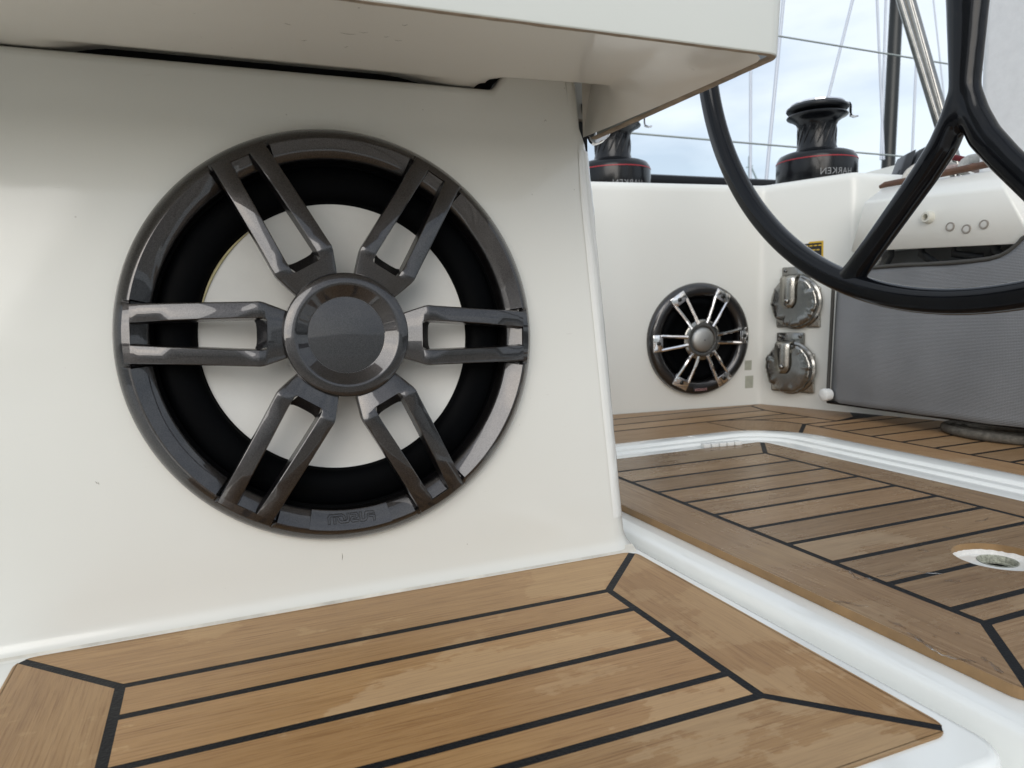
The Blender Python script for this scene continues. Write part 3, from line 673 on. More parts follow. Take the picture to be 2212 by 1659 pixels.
# spokes
def spoke_mesh():
    st = [  # s, outer half width, inner half width (0 = solid), top height
        (36, 14.5, 0, 21.2), (44, 17.6, 0, 23.3), (52, 20.6, 0, 25.4), (60.2, 23.4, 0, 27.5), (60.8, 23.6, 9.8, 27.7), (61.6, 23.9, 11.0, 27.9), (63.2, 24.4, 11.9, 28.3), (66.0, 24.9, 12.1, 29.0), (67.5, 24.9, 12.1, 29.0),
        (72, 24.7, 12.1, 28.2), (85, 24.2, 11.6, 27.6), (100, 23.6, 10.9, 26.7), (115, 23.1, 10.2, 25.4), (128, 22.7, 9.6, 23.8), (140, 22.4, 9.0, 21.8), (150, 22.1, 8.4, 19.4), (155.3, 22.0, 8.1, 18.0), (155.6, 22.0, 0, 17.9), (160.6, 21.9, 0, 16.4)]
    bm = bmesh.new(); A = []
    for s, wo, wi, h in st:
        so = s
        e = []
        for sg in (1, -1):
            end = (s > 160)
            f = (lambda t: math.sqrt(161.8 ** 2 - t ** 2) - (161.8 - 160.9)) if end else (lambda t: s)
            L = [(wo, h - 9.5 if s < 150 else h - 5.0), (wo, h - 1.1), (wo - 0.35, h - 0.4), (wo - 1.1, h)]
            wi_ = max(wi, 0.0)
            if wi > 0: L += [(wi + 0.8, h), (wi + 0.2, h - 0.35), (wi, h - 0.9), (wi - 1.3, h - 9.5 if s < 150 else h - 5.0)]
            else: L += [(4.6, h), (4.0, h), (3.4, h), (3.4, h - 5.0)]
            e.append([bm.verts.new((f(t) * mm, sg * t * mm, z * mm)) for t, z in L])
        A.append((wi > 0, e))
    for i in range(len(A) - 1):
        (w0, e0), (w1, e1) = A[i], A[i + 1]
        for sg in (0, 1):
            for j in range(3): bm.faces.new((e0[sg][j], e0[sg][j + 1], e1[sg][j + 1], e1[sg][j]))
            bm.faces.new((e0[sg][3], e0[sg][4], e1[sg][4], e1[sg][3]))
            if w0 and w1:
                for j in range(4, 7): bm.faces.new((e0[sg][j], e0[sg][j + 1], e1[sg][j + 1], e1[sg][j]))
        if not w0 and not w1: bm.faces.new((e0[0][4], e0[1][4], e1[1][4], e1[0][4]))
        if (not w0) and w1:    # inner end of the slot: bridge then sloping wall
            bm.faces.new((e0[0][4], e0[1][4], e1[1][4], e1[0][4]))
            q = [bm.verts.new((e1[sg][5].co.x + 0.0005, e1[sg][5].co.y, e1[sg][5].co.z - .0004)) for sg in (0, 1)]
            ws = []
            for k_ in range(7):        # rounded, sloping inner wall of the slot
                t_ = k_ / 6; wv_ = 1 - (2 * t_ - 1) ** 4
                ws.append(bm.verts.new((e1[0][5].co.x + 0.0072 - 0.0022 * (1 - wv_) + 0.0022 * (1 - wv_) * 2, lerp(0.0126, -0.0126, t_), 0.0185)))
            bm.faces.new((e1[0][4], e1[1][4], q[1], q[0]))
            tp = [q[0].co.lerp(q[1].co, k_ / 6) for k_ in range(7)]; tv_ = [q[0]] + [bm.verts.new(tp[k_]) for k_ in range(1, 6)] + [q[1]]
            for k_ in range(6): bm.faces.new((tv_[k_], tv_[k_ + 1], ws[k_ + 1], ws[k_]))
            lo_ = [bm.verts.new((w_.co.x, w_.co.y, 0.012)) for w_ in ws]
            for k_ in range(6): bm.faces.new((ws[k_], ws[k_ + 1], lo_[k_ + 1], lo_[k_]))
        if w0 and not w1:
            bm.faces.new((e0[0][4], e0[1][4], e1[1][4], e1[0][4]))
            bm.faces.new((e0[0][4], e0[1][4], e0[1][7], e0[0][7]))
    # end faces
    for e in (A[-1][1],):
        for sg in (0, 1):
            lo = [bm.verts.new((v.co.x + 0.0001, v.co.y, 0.0115)) for v in e[sg][1:5]]
            for j in range(3): bm.faces.new((e[sg][j + 1], e[sg][j + 2], lo[j + 1], lo[j]))
        bm.faces.new((e[0][4], e[1][4], bm.verts.new((e[1][4].co.x, e[1][4].co.y, .0115)), bm.verts.new((e[0][4].co.x, e[0][4].co.y, .0115))))
    bmesh.ops.remove_doubles(bm, verts=bm.verts[:], dist=1e-6)
    bmesh.ops.recalc_face_normals(bm, faces=bm.faces[:])
    me = bpy.data.meshes.new('spoke'); bm.to_mesh(me); bm.free(); me.materials.append(M_flake)
    me.shade_smooth(); me.set_sharp_from_angle(angle=math.radians(30)); return me
sm = spoke_mesh()
for j in range(6):
    o = bpy.data.objects.new('spoke', sm); C.objects.link(o); o.parent = spk; o.rotation_euler = (0, 0, RO + j * PI / 3)
# hub and cap
bm = bmesh.new(); lathe(bm, [(v[0] * mm, v[1] * mm) for v in [(30.4, 22.6), (31.2, 22.9), (39.2, 28.2), (40.6, 28.8), (41.6, 28.9), (47.6, 27.4), (48.6, 26.9), (49.2, 26.0), (49.4, 24.5), (49.4, 12), (36, 8)]], 144)
bm_obj('hub', bm, M_flake, spk, 24)
bm = bmesh.new(); lathe(bm, [(r * mm, (23.6 - 0.9 * (r / 30) ** 2) * mm) for r in (30.3, 30.0, 24, 18, 12, 6, 1.5)] , 96); disc(bm, 1.5 * mm, 23.598 * mm, 96)
bmesh.ops.remove_doubles(bm, verts=bm.verts[:], dist=1e-5); bm_obj('centre_cap', bm, M_flake, spk, 60)
# cone, surround, basket, glue
bm = bmesh.new(); lathe(bm, [(r * mm, (-9.0 - 9.0 * (1 - (r / 111) ** 2)) * mm) for r in (111, 100, 85, 70, 55, 40, 25, 10, 1)], 96); disc(bm, .001, -18 * mm, 96)
bmesh.ops.remove_doubles(bm, verts=bm.verts[:], dist=1e-5); bm_obj('cone', bm, M_cone, spk, 60)
bm = bmesh.new(); lathe(bm, [(110.0 * mm, -12 * mm), (110.2 * mm, -8.2 * mm)] + [((126 - 15 * math.cos(math.radians(a))) * mm, (-8.0 + 8.5 * math.sin(math.radians(a))) * mm) for a in range(0, 181, 12)] + [(148 * mm, -8 * mm), (150 * mm, -14 * mm)], 144)
bm_obj('surround', bm, M_black, spk, 60)
bm = bmesh.new(); lathe(bm, [(150.2 * mm, 0), (150.4 * mm, -60 * mm), (90 * mm, -60 * mm)], 72); disc(bm, 95 * mm, -60 * mm, 48); bm_obj('basket', bm, M_dark, spk, 40)
bm = bmesh.new(); tube(bm, [(109.3 * mm * math.cos(math.radians(a)), 109.3 * mm * math.sin(math.radians(a)), -8.6 * mm) for a in range(128, 170, 3)], [0.0004 + 0.0009 * math.sin(PI * k / 13) for k in range(14)], 6); bm_obj('glue_bead', bm, M_glue, spk, 60)
# badge: a raised block on the bezel with an engraved mirrored mark
bm = bmesh.new(); a0, a1 = math.radians(-104.0), math.radians(-79.6); rows = []
for r, h in ((142.6, 1.0), (142.6, 9.6), (143.3, 10.2), (157.4, 16.25), (157.9, 16.35), (158.4, 15.2)):
    rows.append([(r * mm * math.cos(lerp(a0, a1, k / 24)), r * mm * math.sin(lerp(a0, a1, k / 24)), h * mm) for k in range(25)])
V_ = grid(bm, rows)
for c_ in (0, 24):
    w_ = [rw[c_] for rw in V_]; b0 = bm.verts.new((w_[-1].co.x, w_[-1].co.y, 0.001)); bm.faces.new([b0] + w_[::-1])
badge = bm_obj('badge', bm, M_flake, spk, 30)
LOGO = [  # outlines in pixels of a 2212 px wide enlargement (x 1200..1700, y 1950..2150 of the photograph)
    [(1315, 445), (1200, 450), (1186, 468), (1182, 530), (1160, 568), (1130, 582), (1055, 586), (1048, 430), (1086, 429), (1092, 545), (1125, 546), (1140, 530), (1145, 440), (1162, 416), (1292, 408), (1315, 428)],
    [(1215, 470), (1320, 465), (1326, 562), (1290, 564), (1285, 504), (1215, 506)],
    [(890, 450), (1000, 435), (1026, 460), (1024, 510), (1000, 530), (930, 537), (922, 556), (1030, 556), (1034, 584), (920, 602), (890, 575), (892, 532), (920, 505), (985, 500), (990, 470), (890, 478)],
    [(490, 645), (490, 520), (520, 485), (740, 464), (790, 490), (806, 540), (800, 566), (765, 566), (765, 532), (740, 500), (548, 518), (528, 540), (526, 642)],
    [(832, 452), (866, 451), (868, 580), (850, 606), (720, 622), (670, 598), (650, 530), (690, 525), (705, 570), (740, 584), (810, 576), (830, 550)],
    [(588, 530), (630, 527), (631, 633), (592, 637)]]
def logo_pt(x, y):
    X_, Y_ = (1200 + x * 500 / 2212) * 2212 / 4096, (1950 + y * 500 / 2212) * 2212 / 4096
    w = ray(X_, Y_); q = w * ((O + N * 0.0115).dot(N) / w.dot(N)) - spk.matrix_world.translation
    a, b = q.dot(U), q.dot(Vv); r = math.hypot(a, b)
    return (a, b, (10.2 + (r * 1000 - 143.3) * (16.25 - 10.2) / 14.1) * mm + 0.00012)
bm = bmesh.new()
for L in LOGO:
    P = []
    for i in range(len(L)):
        (x0_, y0_), (x1_, y1_) = L[i], L[(i + 1) % len(L)]; k = max(1, int(math.hypot(x1_ - x0_, y1_ - y0_) / 35))
        P += [logo_pt(lerp(x0_, x1_, j / k), lerp(y0_, y1_, j / k)) for j in range(k)]
    tube(bm, P, 0.00030, 6, closed=True)
bm_obj('engraved_mark', bm, M_ink, badge, 60)

# ------------------------------------------------------------------ seat lid above
ZR, YF, XE = 0.1607, 0.3985, 0.3665
yb = 0.655
lid = empty('locker_lid', Matrix.Translation((0, yb, ZR))); tag(lid, 'white seat lid overhanging the locker, seen from below with its raw laminate edge', 'locker lid')
def lid_path(off):
    """outer outline in plan moved inwards by off: front edge, rounded corner, end"""
    r = 0.013; P = [(x, YF + off) for x in (-0.8, -0.4, 0.0, 0.2, 0.32)]
    for k in range(9):
        a = math.radians(-90 + 90 * k / 8); P.append((XE - r + (r - off) * math.cos(a), YF + r + (r - off) * math.sin(a)))
    P += [(XE - off, y) for y in (0.46, 0.53, 0.60)] + [(XE - off - 0.001, yb)]
    return P
INV = Matrix.Translation((0, -yb, -ZR))
def lidv(p): return INV @ Vector(p)
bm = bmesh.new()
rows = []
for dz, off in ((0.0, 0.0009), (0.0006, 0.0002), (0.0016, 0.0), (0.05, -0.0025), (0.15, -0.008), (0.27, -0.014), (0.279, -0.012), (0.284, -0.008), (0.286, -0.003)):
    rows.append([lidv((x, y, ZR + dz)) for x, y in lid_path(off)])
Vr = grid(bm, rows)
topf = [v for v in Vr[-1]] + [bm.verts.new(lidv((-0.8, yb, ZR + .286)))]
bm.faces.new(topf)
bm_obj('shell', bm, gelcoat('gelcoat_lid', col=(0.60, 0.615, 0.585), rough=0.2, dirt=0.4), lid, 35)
# raw rim
bm = bmesh.new()
def wob(x, y, k): return 0.0004 * mnoise.noise(Vector((x * 60, y * 60, k))) + 0.0003 * mnoise.noise(Vector((x * 200, y * 200, k + 3)))
def dense(P):
    Q = []
    for a, b in zip(P[:-1], P[1:]):
        n = max(1, int(math.hypot(b[0] - a[0], b[1] - a[1]) / 0.006))
        Q += [(lerp(a[0], b[0], j / n), lerp(a[1], b[1], j / n)) for j in range(n)]
    return Q + [P[-1]]
prof_r = [(0.0007, 0.0004), (0.0012, -0.0001), (0.0052, 0.0001), (0.0060, 0.0007), (0.0066, 0.0018)]
base = dense(lid_path(0.0025)); rows = []
nrm = []
for i, (x, y) in enumerate(base):
    a = base[max(0, i - 1)]; b = base[min(len(base) - 1, i + 1)]; t = Vector((b[0] - a[0], b[1] - a[1])).normalized(); nrm.append((-t.y, t.x))
for k, (off, dz) in enumerate(prof_r):
    d = off - 0.0025
    rows.append([lidv((x + nx * (d + (wob(x, y, k) * 1.2 if k > 2 else 0)), y + ny * (d + (wob(x, y, k) * 1.2 if k > 2 else 0)), ZR + dz + (wob(x, y, 9) * .8 if 0 < k < 4 else 0))) for (x, y), (nx, ny) in zip(base, nrm)])
grid(bm, rows)
bm_obj('raw_edge', bm, M_raw, lid, 60)
# underside: slopes up towards the locker, with a flank at the right-hand end
bm = bmesh.new()
offi = 0.0062
xF, xB = 0.275, 0.3615
def under_z(x, s):
    z = ZR + 0.0012 + 0.0345 * s + 0.0022 * math.sin(PI * s)
    z += 0.0075 * smoothstep(-0.100, -0.055, x) * (1 - smoothstep(0.150, 0.215, x)) * smoothstep(0.80, 0.89, s)
    st = smoothstep(0.232, 0.252, x) + (1 - smoothstep(-0.155, -0.125, x))
    z += st * 0.0185 * smoothstep(0.70, 0.86, s)
    z += 0.002 * smoothstep(0.24, 0.33, x) * s
    return z
rows = []
sN = [k / 36 for k in range(37)]
xs_rel = [0, 0.25, 0.4] + [0.45 + 0.0075 * k for k in range(74)]
xs_rel = [t for t in xs_rel if t < 1] + [1.0]
for s in sN:
    xb = lerp(xF, xB, s ** 0.9); x_lo = -0.8; y = lerp(YF + offi, yb, s)
    row = [lidv((lerp(x_lo, xb, t), y, under_z(lerp(x_lo, xb, t), s))) for t in xs_rel]
    # flank from the crease down to the rim
    cx_, cz_ = xb, under_z(xb, s)
    ex_, ez_ = (XE - offi - 0.010 * s * s, ZR + 0.0012)
    if s < 0.06: ex_ = XE - offi - 0.013 * (1 - s / 0.06) ** 2
    for j in range(1, 8):
        t = j / 7; row.append(lidv((lerp(cx_, ex_, t), y, lerp(cz_, ez_, t ** 1.15))))
    rows.append(row)
# skirt behind
rows.append([v + Vector((0, 0.001, 0.06)) for v in rows[-1]])
grid(bm, rows)
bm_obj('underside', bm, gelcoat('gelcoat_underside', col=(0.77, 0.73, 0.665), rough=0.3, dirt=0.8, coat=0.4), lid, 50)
# hinge hardware at the corner
hg = empty('hinge', Matrix.Translation(dep(1272, 232, 0.745))); tag(hg, 'small steel hinge with a dark bolt between the locker corner and the lid', 'hinge')
Hi = hg.matrix_world.inverted()
hz = -ray(1272, 232).normalized(); hz = (hz + Vector((0.35, 0, 0.1))).normalized(); hxv = Vector((0, 0, 1)).cross(hz).normalized(); hyv = hz.cross(hxv)
def ori(M_): return Hi @ M_
fm = frame(hg.matrix_world.translation, hxv, hyv, hz)
bm = bmesh.new(); lathe(bm, [(0.0038, 0.0015), (0.0052, 0.0018), (0.0066, 0.0006), (0.0068, -0.001)], 32); bmesh.ops.transform(bm, matrix=ori(fm), verts=bm.verts[:]); bm_obj('washer', bm, M_steel, hg, 40)
bm = bmesh.new(); lathe(bm, [(0.0040, 0.0010), (0.0038, 0.0034), (0.0030, 0.0042), (0.0016, 0.0040)], 6); disc(bm, .0017, .0030, 6); bmesh.ops.transform(bm, matrix=ori(fm @ Matrix.Translation((-0.001, 0, 0))), verts=bm.verts[:]); bm_obj('bolt', bm, M_screw, hg, 20)
bm = bmesh.new()
P = [Hi @ dep(x, y, 0.725) for x, y in ((1262, 225), (1266, 250), (1272, 275), (1278, 292))]; tube(bm, P, 0.0035, 8)
bm_obj('arm', bm, M_screw, hg, 40)
bm = bmesh.new()
out_ = [(1268, 288), (1276, 304), (1284, 311), (1292, 309), (1300, 306), (1308, 301), (1315, 295), (1320, 286), (1322, 276), (1300, 272)]
f1 = [bm.verts.new(Hi @ dep(x, y, 0.728)) for x, y in out_]; f2 = [bm.verts.new(Hi @ (dep(x, y, 0.728) + CF * 0.012 - CD * 0.002)) for x, y in out_]
bm.faces.new(f1); bm.faces.new(f2[::-1])
for k in range(len(out_)): bm.faces.new((f1[k], f2[k], f2[(k + 1) % len(out_)], f1[(k + 1) % len(out_)]))
bmesh.ops.bevel(bm, geom=list(f1[0].link_faces[0].edges) if False else [e for e in bm.edges if e.verts[0] in f1 and e.verts[1] in f1], offset=0.0012, segments=3, affect='EDGES')
bm_obj('leaf', bm, M_chrome, hg, 60)

# ------------------------------------------------------------------ cockpit coaming (rear and side walls)
bm = bmesh.new()
def coam_pt(i, z):
    """plan points of the foot and the top edge, blended by height"""
    k = (z - ZD) / (0.245 - ZD)
    foot = [(-0.4, 1.504), (0.30, 1.4225), (0.808, 1.363), (1.151, 1.323), (1.2105, 1.119), (1.55, 1.116)]
    top = [(-0.4, 1.395), (0.30, 1.362), (0.733, 1.338), (1.141, 1.303), (1.207, 1.117), (1.55, 1.114)]
    return Vector(foot[i]).lerp(Vector(top[i]), k)
zs = [ZD - 0.01, ZD + 0.004, -0.1, 0.05, 0.15, 0.225, 0.233, 0.239, 0.2435, 0.245]
zs = [z + 0.0035 * max(0, (z + .2385) / .4835) for z in zs]
ins = [0, 0, 0, 0, 0, 0, 0.0012, 0.0045, 0.010, 0.017]
rows = []
RC = 0.014
for z, d in zip(zs, ins):
    pl = [coam_pt(i, z) for i in range(6)]
    row = []
    for i, p in enumerate(pl):
        nin = []
        if i > 0: t = (p - pl[i - 1]).normalized(); nin.append(Vector((-t.y, t.x)))
        if i < 5: t = (pl[i + 1] - p).normalized(); nin.append(Vector((-t.y, t.x)))
        nn = (nin[0] + nin[-1]).normalized(); kk = 1 / max(0.4, nn.dot(nin[0])); 
        c = p + nn * d * kk
        if 0 < i < 5 and i in (3, 4):
            ta = (pl[i - 1] - p).normalized(); tb = (pl[i + 1] - p).normalized()
            for s in range(7):
                t = s / 6; q = (c + ta * RC) * (1 - t) ** 2 + c * 2 * t * (1 - t) + (c + tb * RC) * t * t
                row.append((q.x, q.y, z))
        else: row.append((c.x, c.y, z))
    rows.append(row)
last = rows[-1]
rows.append([(x + (0.02 if i > 5 else 0.0), y + 0.40, 0.247) for i, (x, y, z) in enumerate(last)])
grid(bm, rows)
# low wall that carries on behind the mesh cover
rows = [[(side_x(y) + (z - ZD) * 0.02, y, z) for y in (1.14, 1.0, 0.8, 0.55, 0.1)] for z in (ZD - .01, 0.0, 0.09)]
grid(bm, rows)
coam = bm_obj('cockpit_coaming', bm, M_gel2, None, 50); tag(coam, 'white moulded cockpit coaming that turns a corner behind the small speaker, winches on top', 'coaming')
nB = Vector((-0.116, -0.993, 0)).normalized(); eB = Vector((0.993, -0.116, 0)).normalized(); bB = Vector((0.808, 1.363, ZD))
# the wall leans slightly: face direction of the rear wall
lean = math.atan2(0.020, 0.4835)
nBl = (nB * math.cos(lean) + Vector((0, 0, -1)) * math.sin(lean)).normalized(); vB = eB.cross(-nBl).normalized()
if vB.z < 0: vB = -vB
def bwp(u, v, h=0): return bB + eB * u + vB * v + nBl * h
nS = Vector((-0.955, -0.297, 0)).normalized(); eS = Vector((0.297, -0.955, 0)).normalized(); aS = Vector((1.151, 1.323, ZD))
def swp(u, v, h=0): return aS + eS * u + Vector((0, 0, 1)) * v + nS * h
# clear stickers left on the rear wall
for (px_, py_, w_, h_) in ((1616, 789, .009, .011), (1618, 825, .0105, .014)):
    r_ = ray(px_, py_); q = r_ * (bB.dot(nBl) / r_.dot(nBl)) 
    bm = bmesh.new(); box(bm, -w_, w_, -h_, h_, 0, 0.0006, bev=.0003, seg=1)
    bmesh.ops.transform(bm, matrix=frame(q, eB, vB, nBl), verts=bm.verts[:])
    tag(bm_obj('clear_sticker', bm, M_tape, None, 30), ('upper' if py_ < 800 else 'lower') + ' of two faded greenish stickers on the coaming beside the small speaker', 'sticker', 'faded stickers by the small speaker')

# ------------------------------------------------------------------ small speaker on the rear wall
s2 = empty('speaker', frame(bwp(0.182, 0.155, 0.0045), eB, vB, nBl))
tag(s2, 'small round speaker with chrome spokes and a silver tweeter, on the coaming wall behind', 'speaker', 'cockpit speakers')
bm = bmesh.new(); lathe(bm, [(0.1225, -0.008), (0.1228, 0.004), (0.1215, 0.009), (0.117, 0.0135), (0.110, 0.0158), (0.103, 0.0155), (0.097, 0.0125), (0.0935, 0.0085), (0.092, 0.004), (0.0915, 0.0006)], 120); bm_obj('bezel', bm, M_flake, s2, 35)
bm = bmesh.new(); lathe(bm, [(0.0916, 0.0006), (0.086, 0.0060), (0.080, 0.0074), (0.074, 0.0056), (0.070, 0.0012), (0.045, 0.0008), (0.02, 0.0006)], 96); disc(bm, .021, .0007, 64); bm_obj('cone', bm, M_black, s2, 50)
arm_me = None
for j in range(6):
    if arm_me is None:
        bm = bmesh.new()
        for sg in (1, -1):
            tube(bm, [(0.036, sg * 0.0085, 0.0200), (0.055, sg * 0.0105, 0.0195), (0.075, sg * 0.0125, 0.0180), (0.091, sg * 0.0145, 0.0160), (0.097, sg * 0.0150, 0.0155)], [0.0050, 0.0044, 0.0042, 0.0042, 0.0042], 8, up=(0, 0, 1), r2=[0.0040] * 5)
        # outer clamp pad
        P0 = [(0.0935, -0.0178), (0.0935, 0.0178), (0.1150, 0.0188), (0.1150, -0.0188)]
        hull8(bm, [(x, y, 0.0190 if x < .1 else 0.0172) for x, y in P0] + [(x, y, 0.0120) for x, y in P0], bev=0.0014, seg=2)
        bmesh.ops.recalc_face_normals(bm, faces=bm.faces[:])
        arm_me = bpy.data.meshes.new('spoke'); bm.to_mesh(arm_me); bm.free(); arm_me.materials.append(M_chrome); arm_me.shade_smooth(); arm_me.set_sharp_from_angle(angle=math.radians(35))
        bm = bmesh.new(); lathe(bm, [(0.0046, 0.0184), (0.0042, 0.0200), (0.0024, 0.0208)], 24, cx=0.1035); disc(bm, .0026, .0204, 12, cx=0.1035)
        scr_me = bpy.data.meshes.new('screw'); bm.to_mesh(scr_me); bm.free(); scr_me.materials.append(M_screw)
    o = bpy.data.objects.new('spoke', arm_me); C.objects.link(o); o.parent = s2; o.rotation_euler = (0, 0, math.radians(2.5) + j * PI / 3)
    q = bpy.data.objects.new('screw', scr_me); C.objects.link(q); q.parent = o
bm = bmesh.new(); lathe(bm, [(0.0275, 0.0185), (0.0285, 0.0215), (0.0325, 0.0222), (0.041, 0.0212), (0.0440, 0.0195), (0.0440, 0.010)], 72); bm_obj('hub', bm, M_steel, s2, 35)
bm = bmesh.new(); lathe(bm, [(0.0280, 0.0180), (0.0265, 0.0212)] + [(0.0262 * math.cos(math.radians(a)), 0.0212 + 0.0085 * math.sin(math.radians(a))) for a in (15, 30, 45, 60, 75, 87)], 64); bm_obj('tweeter', bm, M_satin, s2, 60)
bm = bmesh.new(); box(bm, -0.0175, 0.0175, -0.1140, -0.1050, 0.0135, 0.0168, bev=0.0008)
bd2 = bm_obj('badge', bm, M_stick_blk, s2, 30)

def text_mesh(body, size, mirror=True):
    cu = bpy.data.curves.new('t', 'FONT'); cu.body = body; cu.size = size; cu.extrude = 0.0003; cu.align_x = 'CENTER'; cu.space_character = 1.05; cu.offset = 0.0
    to = bpy.data.objects.new('t', cu); C.objects.link(to)
    dg = bpy.context.evaluated_depsgraph_get(); dg.update()
    me = bpy.data.meshes.new_from_object(to.evaluated_get(dg)); bpy.data.objects.remove(to); bpy.data.curves.remove(cu)
    if mirror:
        for v in me.vertices: v.co.x = -v.co.x
        me.flip_normals()
    me.materials.clear(); return me
me = text_mesh('FUSION', 0.0082)
for v in me.vertices: v.co = Vector((v.co.x, v.co.y - 0.1124, v.co.z + 0.0170))
link('lettering', me, simple('badge_ink', (0.45, 0.25, 0.24), rough=0.5), bd2)

# ------------------------------------------------------------------ covered steel sockets on the side wall
def socket(u, v, label, variant):
    e = empty('flap_socket', frame(swp(u, v, 0.0055), eS, Vector((0, 0, 1)), nS)); tag(e, label, 'flap socket', 'steel flap sockets on the side wall')
    bm = bmesh.new(); box(bm, -0.048, 0.052, -0.054, 0.032, 0, 0.004, bev=0.0035, seg=3); bm_obj('back_plate', bm, M_steel_b, e, 30)
    bm = bmesh.new()
    rows = []
    for r, h in ((0.0515, 0.006), (0.0535, 0.013), (0.0530, 0.0185), (0.0510, 0.0215), (0.0475, 0.0226), (0.042, 0.0229), (0.030, 0.0230), (0.012, 0.0230)):
        row = []
        for k in range(96):
            a = 2 * PI * k / 96; c = mnoise.noise(Vector((math.cos(a) * 2.8, math.sin(a) * 2.8, variant * 7.0))) + 0.6 * mnoise.noise(Vector((math.cos(a) * 8, math.sin(a) * 8, variant * 3.0 + h * 90)))
            kf = 1 if r > 0.046 else 0; c += 0.7 * mnoise.noise(Vector((math.cos(a) * 15, math.sin(a) * 15, variant))); rr_ = r * (1 + 0.05 * kf * c); row.append((rr_ * math.cos(a), rr_ * math.sin(a), h + 0.0022 * kf * c + (0.0004 * mnoise.noise(Vector((math.cos(a) * r * 30, math.sin(a) * r * 40, variant * 5))) if r < .045 else 0)))
        rows.append(row)
    V_ = grid(bm, rows, closed_u=True); bm.faces.new(V_[-1]); bm_obj('round_flap', bm, M_steel, e, 60)
    bm = bmesh.new(); lathe(bm, [(0.058, 0.005), (0.0575, 0.010), (0.053, 0.0125), (0.0495, 0.0110)], 72); bm_obj('rim', bm, M_steel, e, 50)
    bm = bmesh.new(); box(bm, -0.034, 0.030, 0.040, 0.076, 0.0, 0.0085, bev=0.003); 
    for sx_ in (-0.026, 0.022):
        lathe(bm, [(0.0042, 0.0085), (0.0036, 0.0108), (0.0016, 0.0112)], 16, cx=sx_, cy=0.068)
    bm_obj('hinge_plate', bm, M_steel, e, 35)
    # hasp strap: comes off the hinge plate and folds down over the flap
    bm = bmesh.new(); w0, w1 = (-0.026, 0.008)
    prof_ = [(0.060, 0.0095), (0.0565, 0.022), (0.052, 0.0285), (0.044, 0.0295), (0.006, 0.0290), (-0.004, 0.0286), (-0.0125, 0.0275)]
    rows = []
    for yy, zz in prof_:
        wv = 1.0 if yy > -0.004 else (0.86 if yy > -0.01 else 0.45); c = (w0 + w1) / 2; hw = (w1 - w0) / 2 * wv
        rows.append([(c - hw, yy, zz), (c, yy, zz + 0.0003), (c + hw, yy, zz)])
    grid(bm, rows); st = bm_obj('strap', bm, M_steel_b, e, 40); m_ = st.modifiers.new('t', 'SOLIDIFY'); m_.thickness = 0.0026
    bm = bmesh.new(); lathe(bm, [(0.0062, 0.0290), (0.0058, 0.0325), (0.0040, 0.0350), (0.0014, 0.0356)], 20, cx=-0.009, cy=0.003); bm_obj('stud', bm, M_steel, e, 60)
socket(0.094, 0.229, 'upper of the two steel flap sockets on the side wall, partly behind the wheel rim', 1.0)
socket(0.083, 0.088, 'lower of the two steel flap sockets on the side wall, just above the teak', 2.0)

# warning sticker
st = empty('warning_sticker', frame(swp(0.122, 0.336, 0.0078), eS, Vector((0, 0, 1)), nS)); tag(st, 'small yellow-bordered black warning sticker on the side wall above the steel sockets', 'sticker')
bm = bmesh.new(); box(bm, -0.028, 0.028, -0.018, 0.019, -0.0001, 0.0006); bm_obj('border', bm, M_yellow, st)
bm = bmesh.new(); box(bm, -0.0245, 0.0245, -0.0145, 0.0155, 0.0002, 0.0008); bm_obj('field', bm, M_stick_blk, st)
bm = bmesh.new(); random.seed(5)
for r_ in range(3):
    x_ = -0.020
    while x_ < 0.018:
        w_ = random.uniform(0.003, 0.008); box(bm, x_, x_ + w_, 0.009 - r_ * 0.009, 0.0115 - r_ * 0.009, 0.0007, 0.0010); x_ += w_ + 0.0025
bm_obj('print', bm, M_yellow, st)

# ------------------------------------------------------------------ instrument pod and teak lip
XP = 1.14
pod = empty('instrument_pod', Matrix.Translation((XP, 0.9, 0.08))); tag(pod, 'white moulded pod with a teak lip and three round buttons, under the upper right coaming', 'instrument pod')
Pi_ = pod.matrix_world.inverted()
def pp(px, py, x): return Pi_ @ onx(px, py, x)
bl, br = onx(1836, 543, XP), onx(2236, 524, XP); cl, crr = onx(1866, 436, XP + 0.006), onx(2172, 405, XP + 0.006)
tl, tr = onx(1903, 407, XP + 0.05), onx(2161, 364, XP + 0.05)
bm = bmesh.new()
back = lambda p, dx_: Vector((p.x + dx_, p.y, p.z))
vsP = [bm.verts.new(Pi_ @ p) for p in (bl, br, crr, cl, tr, tl, back(br, .18), back(bl, .18), back(tr, .12), back(tl, .12))]
for f in ((0, 1, 2, 3), (3, 2, 4, 5), (0, 3, 5, 9, 7), (1, 6, 8, 4, 2), (5, 4, 8, 9)): bm.faces.new([vsP[i] for i in f])
bmesh.ops.bevel(bm, geom=[e for e in bm.edges if len(e.link_faces) == 2], offset=0.005, segments=3, affect='EDGES', profile=0.5)
bmesh.ops.recalc_face_normals(bm, faces=bm.faces[:])
o = bm_obj('shell', bm, M_gel2, pod, 40)
m_ = o.modifiers.new('t', 'SOLIDIFY'); m_.thickness = 0.005; m_.offset = -1
bm = bmesh.new(); P = [pp(1901, 404, XP + .045), pp(1912, 399, XP + .045), pp(1970, 388, XP + .045), pp(2040, 374, XP + .045), pp(2112, 359, XP + .045), pp(2150, 351, XP + .045)]
tube(bm, P, [0.003, 0.005, 0.005, 0.005, 0.005, 0.005], 10, up=(0, 0, 1), r2=[.0035, .0055, .0058, .006, .006, .006]); bm_obj('teak_lip', bm, M_teak_trim, pod, 50)
fN = (br - bl).cross(cl - bl).normalized()
if fN.x > 0: fN = -fN
fX = (br - bl).normalized(); fY = fN.cross(fX)
